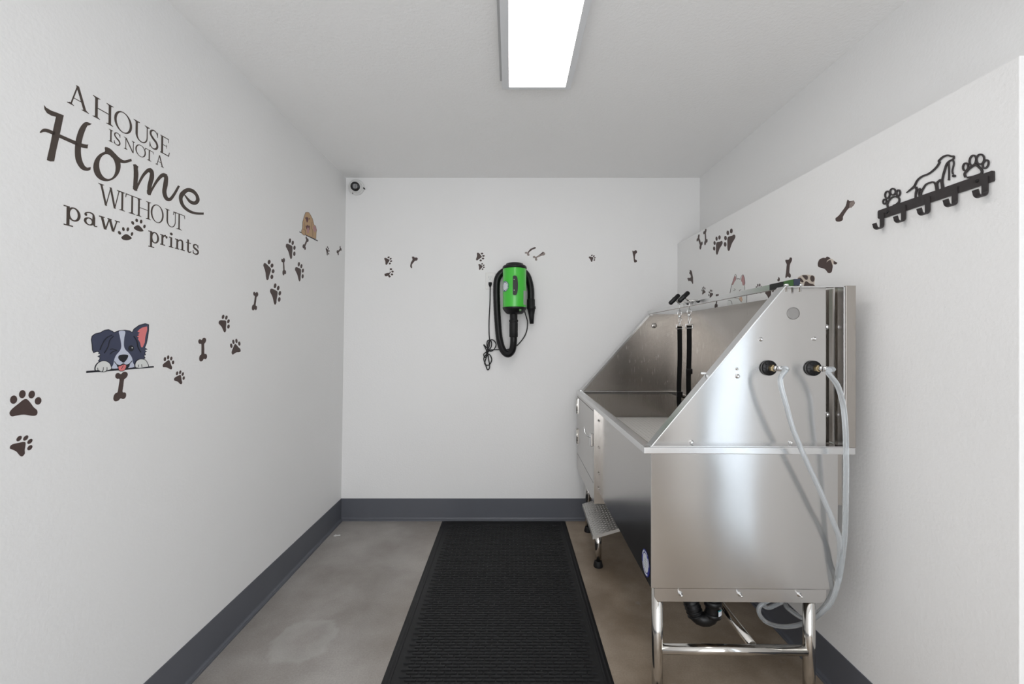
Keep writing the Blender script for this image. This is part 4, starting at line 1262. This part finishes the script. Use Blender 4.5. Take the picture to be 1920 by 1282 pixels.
# tether rail bolted over the end panels
mb = MB().box(0.934, 0.952, 0.137, LN_ - 0.005, ZT + 0.002, ZT + 0.0225)
rail = tp('tether_rail', mb, 'steel_edge', bevel=0.001)
tp('rail_tape', MB().box(0.9335, 0.9525, 0.056, 0.137, ZT + 0.002, ZT + 0.0228), 'black', parent=rail, label='black tape on the rail')
tp('rail_tape', MB().box(0.9335, 0.9525, 0.004, 0.056, ZT + 0.002, ZT + 0.0230), 'rail_green', parent=rail, label='green tape on the rail end')
tp('rail_end_cap', MB().box(0.9333, 0.9527, 0.0, 0.004, ZT + 0.002, ZT + 0.0232), 'rail_blue', parent=rail, label='dark blue rail end cap')
for px_x in (1475, 1500):
    x = (px_x - 957) / 568.0
    mb = MB().lathe([(0.0042, ZT - 0.018), (0.0042, ZT + 0.001), (0.0085, ZT + 0.0015), (0.0080, ZT + 0.006), (0.0035, ZT + 0.008), (0.0004, ZT + 0.0085)], (x, -0.0035 + 0.010, 0), 'z', 12)
    tp('bolt', mb, 'chrome', parent=rail)
# small clip on the slanted edge
x, z = npx(1323, 702)
mb = MB().box(x - 0.002, x + 0.014, 0.036, 0.046, z - 0.002, z + 0.006)
tp('edge_clip', mb, 'chrome', parent=nep, bevel=0.002)

# skirt bracket with bolts
zt2, zb3 = 0.4555, 0.4115
xa, xc = 0.481, 1.049
poly = [(xa, zt2), (xc, zt2), (xc, zb3 + 0.018)]
for i in range(1, 7):
    a = pi / 2 * i / 6
    poly.append((xc - 0.018 + 0.018 * cos(a), zb3 + 0.018 - 0.018 * sin(a)))
for i in range(0, 7):
    a = pi / 2 * i / 6
    poly.append((xa + 0.018 - 0.018 * sin(a), zb3 + 0.018 - 0.018 * cos(a)))
sk = tp('skirt_bracket', MB().prism([Vector((x, 0.016, z)) for x, z in poly], (0, 0.004, 0)), 'steel_near')
for px_x in (1277, 1388, 1499):
    x, z = npx(px_x, 1115)
    mb = MB().lathe([(0.0075, 0), (0.0075, 0.0015), (0.0035, 0.002), (0.0035, 0.016), (0.0028, 0.017), (0.0003, 0.017)], (x, 0.016, z), (0, -1, 0), 6 * 3)
    tp('bolt', mb, 'chrome', parent=sk)

# legs and stretchers
def leg(x, y, ztop):
    lg = tp('leg', MB().tube([(x, y, 0.025), (x, y, ztop)], 0.0185, 24), 'tube')
    mb = MB().lathe([(0.026, 0.0), (0.027, 0.006), (0.022, 0.028), (0.0195, 0.036)], (x, y, 0), 'z', 24)
    tp('rubber_foot', mb, 'rubber', parent=lg)
    return lg
for x in (0.500, 1.012):
    leg(x, 0.045, 0.457)
    leg(x + 0.002, 1.455, 0.457)
leg(0.484, 1.012, 0.215)
leg(1.014, 1.012, 0.457)
tp('stretcher', MB().tube([(0.512, 0.045, 0.232), (1.000, 0.045, 0.232)], 0.0165, 24), 'tube')
tp('stretcher', MB().tube([(0.512, 1.455, 0.232), (1.000, 1.455, 0.232)], 0.0165, 24), 'tube')
tp('stretcher', MB().tube([(0.832, 0.062, 0.234), (0.832, 1.440, 0.234)], 0.0150, 24), 'tube')

# diamond plate step hinged under the door housing
m, nt, b = new_mat('diamond_plate')
tc = nt.nodes.new('ShaderNodeTexCoord')
mp1 = nt.nodes.new('ShaderNodeMapping'); mp1.inputs['Rotation'].default_value = (0, 0, radians(45)); mp1.inputs['Scale'].default_value = (60, 60, 60)
nt.links.new(tc.outputs['Object'], mp1.inputs['Vector'])
ckr = nt.nodes.new('ShaderNodeTexBrick')
ckr.inputs['Scale'].default_value = 1.0
ckr.inputs['Color1'].default_value = (1, 1, 1, 1); ckr.inputs['Color2'].default_value = (0.7, 0.7, 0.7, 1); ckr.inputs['Mortar'].default_value = (0, 0, 0, 1)
ckr.inputs['Mortar Size'].default_value = 0.12
nt.links.new(mp1.outputs[0], ckr.inputs['Vector'])
bpn = nt.nodes.new('ShaderNodeBump'); bpn.inputs['Strength'].default_value = 0.15; bpn.inputs['Distance'].default_value = 0.006
nt.links.new(ckr.outputs['Color'], bpn.inputs['Height'])
nt.links.new(bpn.outputs[0], b.inputs['Normal'])
b.inputs['Base Color'].default_value = (0.62, 0.61, 0.59, 1)
b.inputs['Metallic'].default_value = 0.9
b.inputs['Roughness'].default_value = 0.42
M['diamond'] = m
step = MB()
def sp(px_x, px_y, Y):
    q = pix(px_x, px_y, Y)
    dyy = q.y - TY
    return Vector((q.x - 0.0139 * dyy, dyy, q.z))
A_ = sp(1112, 1004, 2.290); B_ = sp(1092, 943.5, 2.745)
ux = Vector((cos(radians(17)), 0.0, sin(radians(17)))) * 0.185
poly = [A_, B_, B_ + ux, A_ + ux]
nrm = (B_ - A_).cross(ux).normalized()
if nrm.z > 0: nrm = -nrm
step.prism(poly, nrm * 0.004)
for a, c2 in ((A_, A_ + ux), (A_, B_)):
    d = Vector((0, 0, -0.017))
    nn = (c2 - a).cross(d).normalized() * 0.003
    step.prism([a, c2, c2 + d, a + d], nn)
e1, e2 = ux.normalized(), (B_ - A_).normalized()
upv = -nrm
L1, L2 = ux.length, (B_ - A_).length
for i in range(12):
    for j in range(34):
        c6 = A_ + e1 * (L1 * (i + 0.5) / 12) + e2 * (L2 * (j + 0.5) / 34)
        sg = 1 if (i + j) % 2 else -1
        d1 = (e1 + e2 * sg).normalized() * 0.0062
        d2 = (e1 - e2 * sg).normalized() * 0.0018
        top = upv * 0.0016
        step.add([c6 - d1, c6 - d2, c6 + d1, c6 + d2, c6 - d1 * 0.4 + top, c6 - d2 * 0.4 + top, c6 + d1 * 0.4 + top, c6 + d2 * 0.4 + top],
                 [(0,1,5,4), (1,2,6,5), (2,3,7,6), (3,0,4,7), (4,5,6,7)])
stp = tp('step', step, 'diamond', label='tilted diamond plate step')
mb = MB()
m1 = A_ + ux * 0.82 + Vector((0, 0.12, -0.003)); m2 = B_ + ux * 0.82 + Vector((0, -0.10, -0.003))
for q in (m1, m2): mb.tube([q, Vector((q.x + 0.02, q.y, 0.458))], 0.006, 10)
tp('step_bracket', mb, 'tube')

# drain trap
def lp_(px_x, px_y, Y):
    return sp(px_x, px_y, Y)
base = lp_(1334, 1150, 1.60)
tx, ty = base.x, base.y
pt_ = [Vector((tx, ty, 0.458)), Vector((tx, ty, 0.30)), Vector((tx, ty, 0.278))]
for i in range(1, 9):
    a = pi * i / 8
    pt_.append(Vector((tx - 0.033 * (1 - cos(a)) * 1.0, ty + 0.010 * (1 - cos(a)), 0.278 - 0.040 * sin(a))))
pt_ += [Vector((tx - 0.072, ty + 0.03, 0.30)), Vector((tx - 0.082, ty + 0.05, 0.36)), Vector((tx - 0.085, ty + 0.06, 0.458))]
dp = tp('drain_pipe', MB().tube(pt_, 0.0255, 20), 'black', label='black plastic drain trap')
mb = MB().lathe([(0.0265, 0.296), (0.031, 0.298), (0.031, 0.318), (0.0265, 0.320)], (tx, ty, 0), 'z', 20)
mb.lathe([(0.0265, 0.255), (0.029, 0.257), (0.029, 0.271), (0.0265, 0.272)], (tx, ty, 0), 'z', 20)
for k in range(5):
    c3 = pt_[8 + 0] + (pt_[-3] - pt_[8]) * (k / 4)
    mb.lathe([(0.026, -0.003), (0.030, -0.002), (0.030, 0.002), (0.026, 0.003)], c3, (pt_[-3] - pt_[8]), 18)
tp('collar', mb, 'black', parent=dp)
mb = MB(); vs = []
for i in range(6):
    th_ = radians(15 + 45 * i / 5)
    for z in (0.272, 0.290): vs.append((tx + 0.0300 * sin(th_), ty - 0.0300 * cos(th_), z))
mb.add(vs, [(2*i, 2*i+2, 2*i+3, 2*i+1) for i in range(5)], True)
tp('pipe_label', mb, 'sticker_white', parent=dp)
mb = MB(); vs = []
for i in range(6):
    th_ = radians(12 + 46 * i / 5)
    for z in (0.289, 0.294): vs.append((tx + 0.0301 * sin(th_), ty - 0.0301 * cos(th_), z))
mb.add(vs, [(2*i, 2*i+2, 2*i+3, 2*i+1) for i in range(5)], True)
tp('pipe_label_stripe', mb, 'teal_sticker', parent=dp)

# round sticker on the left side panel
scy, scz = 0.071, 0.512
def side_disc(r0, r1, a0, a1, off, n=32):
    mb = MB(); vs = []
    for i in range(n + 1):
        t_ = radians(a0 + (a1 - a0) * i / n)
        for rr in (r0, r1): vs.append((xb0 - off, scy + rr * cos(t_), scz + rr * sin(t_)))
    mb.add(vs, [(2*i, 2*i+2, 2*i+3, 2*i+1) for i in range(n)])
    return mb
stk = tp('sticker', side_disc(0.0003, 0.044, 0, 360, 0.0008), 'blue_sticker', label='round blue and white maker sticker')
tp('sticker_face', side_disc(0.0003, 0.031, 0, 360, 0.0012), 'sticker_white', parent=stk)
for a0, a1 in ((20, 75), (85, 120), (135, 175), (235, 300), (305, 340)):
    tp('sticker_mark', side_disc(0.0345, 0.0405, a0, a1, 0.0012, 8), 'sticker_white', parent=stk)
mb = MB()
for k, (w_, z_) in enumerate(((0.016, 0.012), (0.022, 0.004), (0.020, -0.004), (0.014, -0.012))):
    mb.box(xb0 - 0.0016, xb0 - 0.0011, scy - w_ / 2, scy + w_ / 2, scz + z_ - 0.0012, scz + z_ + 0.0012)
tp('sticker_emblem', mb, 'sticker_grey', parent=stk)

# hose valves on the near end panel
hose_start = []
for i, (vx, vy) in enumerate(((1440, 690), (1522, 690.5))):
    x, z = npx(vx, vy)
    x *= 1.01
    fl = MB().lathe([(0.0255, 0.0), (0.0255, 0.008), (0.023, 0.013), (0.017, 0.010), (0.016, 0.016), (0.001, 0.016)], (x, 0.026, z), (0, -1, 0), 36)
    v = tp('hose_valve', fl, 'black', label='black valve flange')
    mb = MB()
    for k in range(8):
        a = 2 * pi * k / 8
        mb.box(0, 0, 0, 0, 0, 0) if False else None
        c3 = Vector((x + 0.019 * cos(a), 0.026 - 0.011, z + 0.019 * sin(a)))
        mb.tube([Vector((x + 0.012 * cos(a), 0.012, z + 0.012 * sin(a))), Vector((x + 0.0235 * cos(a), 0.014, z + 0.0235 * sin(a)))], 0.0014, 6)
    tp('ribs', mb, 'rubber', parent=v)
    dirv = Vector((0.25, -1, 0.02)).normalized()
    o0 = Vector((x + 0.001, 0.012, z))
    mb = MB().lathe([(0.0115, 0.0), (0.0115, 0.012), (0.0095, 0.013), (0.0095, 0.018)], o0, dirv, 6, smooth=False)
    tp('nut', mb, 'brass', parent=v)
    mb = MB().lathe([(0.0095, 0.016), (0.0095, 0.026), (0.0075, 0.027), (0.0075, 0.030), (0.0092, 0.031), (0.0092, 0.042), (0.0070, 0.043), (0.0070, 0.048)], o0, dirv, 18)
    tp('coupling', mb, 'chrome', parent=v)
    e0 = o0 + dirv * 0.040
    hose_start.append((e0, dirv))

# ------------------------------------------------ hoses (things of their own)
def tub_to_world(v):
    th_ = -0.0139
    return Vector((v.x * cos(th_) - v.y * sin(th_), TY + v.x * sin(th_) + v.y * cos(th_), v.z))
HR = 0.0078
def hose(idx, pts, label):
    e0, dv = hose_start[idx]
    w0 = tub_to_world(e0); dvw = tub_to_world(e0 + dv) - w0
    P = [w0, w0 + dvw * 0.02] + [pix(*p) for p in pts]
    path = catmull(P, 8)
    o = MB().tube(path, HR, 16).build('water_hose', M['hose'])
    tag(o, label, 'hose', 'clear hoses on the washing tub')
hose(0, [(1463,712,1.345),(1472,752,1.34),(1489,810,1.345),(1513,866,1.35),(1540,925,1.355),(1563,980,1.36),(1573,1008,1.368),(1575,1040,1.385),(1571,1070,1.40),(1566,1098,1.43),(1545,1138,1.50),(1512,1160,1.56),(1478,1141,1.62),(1468,1129,1.66),(1440,1139,1.66),(1425,1126,1.64),(1440,1112,1.62)],
     'clear hose from the left valve of the tub, slanting down to the lower right')
hose(1, [(1553,698,1.345),(1570,722,1.345),(1580,755,1.35),(1585,800,1.35),(1586.5,860,1.355),(1586,930,1.36),(1584,1000,1.368),(1579,1050,1.38),(1573,1085,1.395),(1560,1125,1.42),(1540,1148,1.45),(1518,1164,1.50),(1490,1173,1.54),(1462,1174,1.58),(1437,1166,1.62),(1424,1151,1.62),(1425,1136,1.62),(1445,1124,1.62),(1470,1118,1.60)],
     'clear hose from the right valve of the tub, hanging along the right edge')

# ------------------------------------------------ grooming tethers
def tether(yl, xk, label, buckle_z, seed):
    """local tub coordinates: rail at x .934"""
    xr = 0.934
    W = lambda v: tub_to_world(Vector(v))
    r = empty('grooming_tether', W((xr, yl, ZT)), label, 'tether', 'black tethers hanging from the tub rail')
    zr = ZT + 0.0225
    def bld(name, mb, mat, parent=r): return mb.build(name, M[mat], parent)
    # screw clamp: C shaped bracket with T knob
    mb = MB()
    mb.tube([W((xr - 0.012, yl, zr - 0.004)), W((xr - 0.012, yl, zr + 0.007)), W((xr + 0.032, yl, zr + 0.007)), W((xr + 0.032, yl, zr - 0.010))], 0.0035, 8)
    bld('clamp', mb, 'tube')
    a = W((xr - 0.016, yl, zr + 0.004)); c3 = W((xr - 0.042, yl - 0.004, zr + 0.024))
    sh = bld('clamp_screw', MB().tube([a, c3], 0.004, 10), 'tube')
    d = (c3 - a).normalized(); per = Vector((0.72, 0, 0.69))
    bld('knob', MB().tube([c3 - per * 0.036, c3 - per * 0.030, c3 - per*0.004, c3, c3 + per*0.004, c3 + per * 0.030, c3 + per * 0.036], [0.009, 0.012, 0.012, 0.014, 0.012, 0.012, 0.009], 12), 'black')
    # wedge tip in front of the rail
    bld('clamp_foot', MB().prism([W((xr - 0.004, yl - 0.06, zr - 0.004)), W((xr - 0.004, yl - 0.10, zr - 0.004)), W((xr - 0.004, yl - 0.085, zr - 0.014))], (0.003, 0, 0)), 'black')
    xh = xr - 0.012
    zs = ZT - 0.105
    # hanging link, ring, snap clip
    mb = MB().tube([W((xh, yl, zr + 0.004)), W((xh, yl, ZT - 0.016))], 0.0022, 8)
    ringc = W((xh, yl, ZT - 0.030))
    mb.tube([ringc + Vector((0.011 * cos(t_), 0, 0.014 * sin(t_))) for t_ in [2*pi*i/16 for i in range(16)]], 0.0022, 8, closed=True)
    bld('link', mb, 'chrome')
    mb = MB()
    z0 = ZT - 0.044
    c4 = W((xh, yl, z0 - 0.004))
    mb.lathe([(0.004, -0.008), (0.008, -0.004), (0.008, 0.004), (0.004, 0.008)], c4, 'z', 12)
    mb.tube(catmull([W((xh + 0.003, yl, z0 - 0.012)), W((xh + 0.010, yl, z0 - 0.022)), W((xh + 0.004, yl, z0 - 0.036)), W((xh, yl, z0 - 0.050))], 4), 0.003, 8)
    mb.tube([W((xh - 0.004, yl, z0 - 0.010)), W((xh - 0.003, yl, z0 - 0.050))], 0.0022, 8)
    bld('snap_clip', mb, 'chrome')
    # buckle loop and strap
    zb4 = z0 - 0.052
    mb = MB()
    q = [W((xh - 0.018, yl, zb4)), W((xh + 0.018, yl, zb4)), W((xh + 0.018, yl, zb4 - 0.020)), W((xh - 0.018, yl, zb4 - 0.020))]
    mb.tube(q, 0.0028, 8, closed=True)
    bld('strap_loop', mb, 'chrome')
    n = 16; zbot = 0.800
    hw = 0.0125
    vs = []
    for i in range(n + 1):
        f = i / n
        z = zb4 - 0.006 + (zbot - zb4 + 0.006) * f
        sw = 0.006 * sin(f * 2.2 * pi + seed) * f
        for (dx_, dy_) in ((-hw, -0.0015), (hw, -0.0015), (hw, 0.0015), (-hw, 0.0015)):
            vs.append(W((xh + dx_ * (0.85 if f > 0.75 else 1) + sw, yl + dy_, z)))
    fs = []
    for i in range(n):
        for j in range(4): fs.append((4*i+j, 4*i+(j+1) % 4, 4*i+4+(j+1) % 4, 4*i+4+j))
    fs += [(3,2,1,0), (4*n, 4*n+1, 4*n+2, 4*n+3)]
    bld('strap', MB().add(vs, fs), 'strap')
    c5 = W((xh, yl, buckle_z))
    mb = MB().box(c5.x - 0.017, c5.x + 0.017, c5.y - 0.005, c5.y + 0.004, c5.z - 0.014, c5.z + 0.014)
    mb.build('slider', M['black'], r, bevel=0.003)
tether(0.955, 1271, 'black webbing tether with chrome clip on the tub rail, the farther left one', 0.985, 0.4)
tether(0.825, 1291, 'black webbing tether with chrome clip on the tub rail, the nearer right one', 1.120, 1.3)
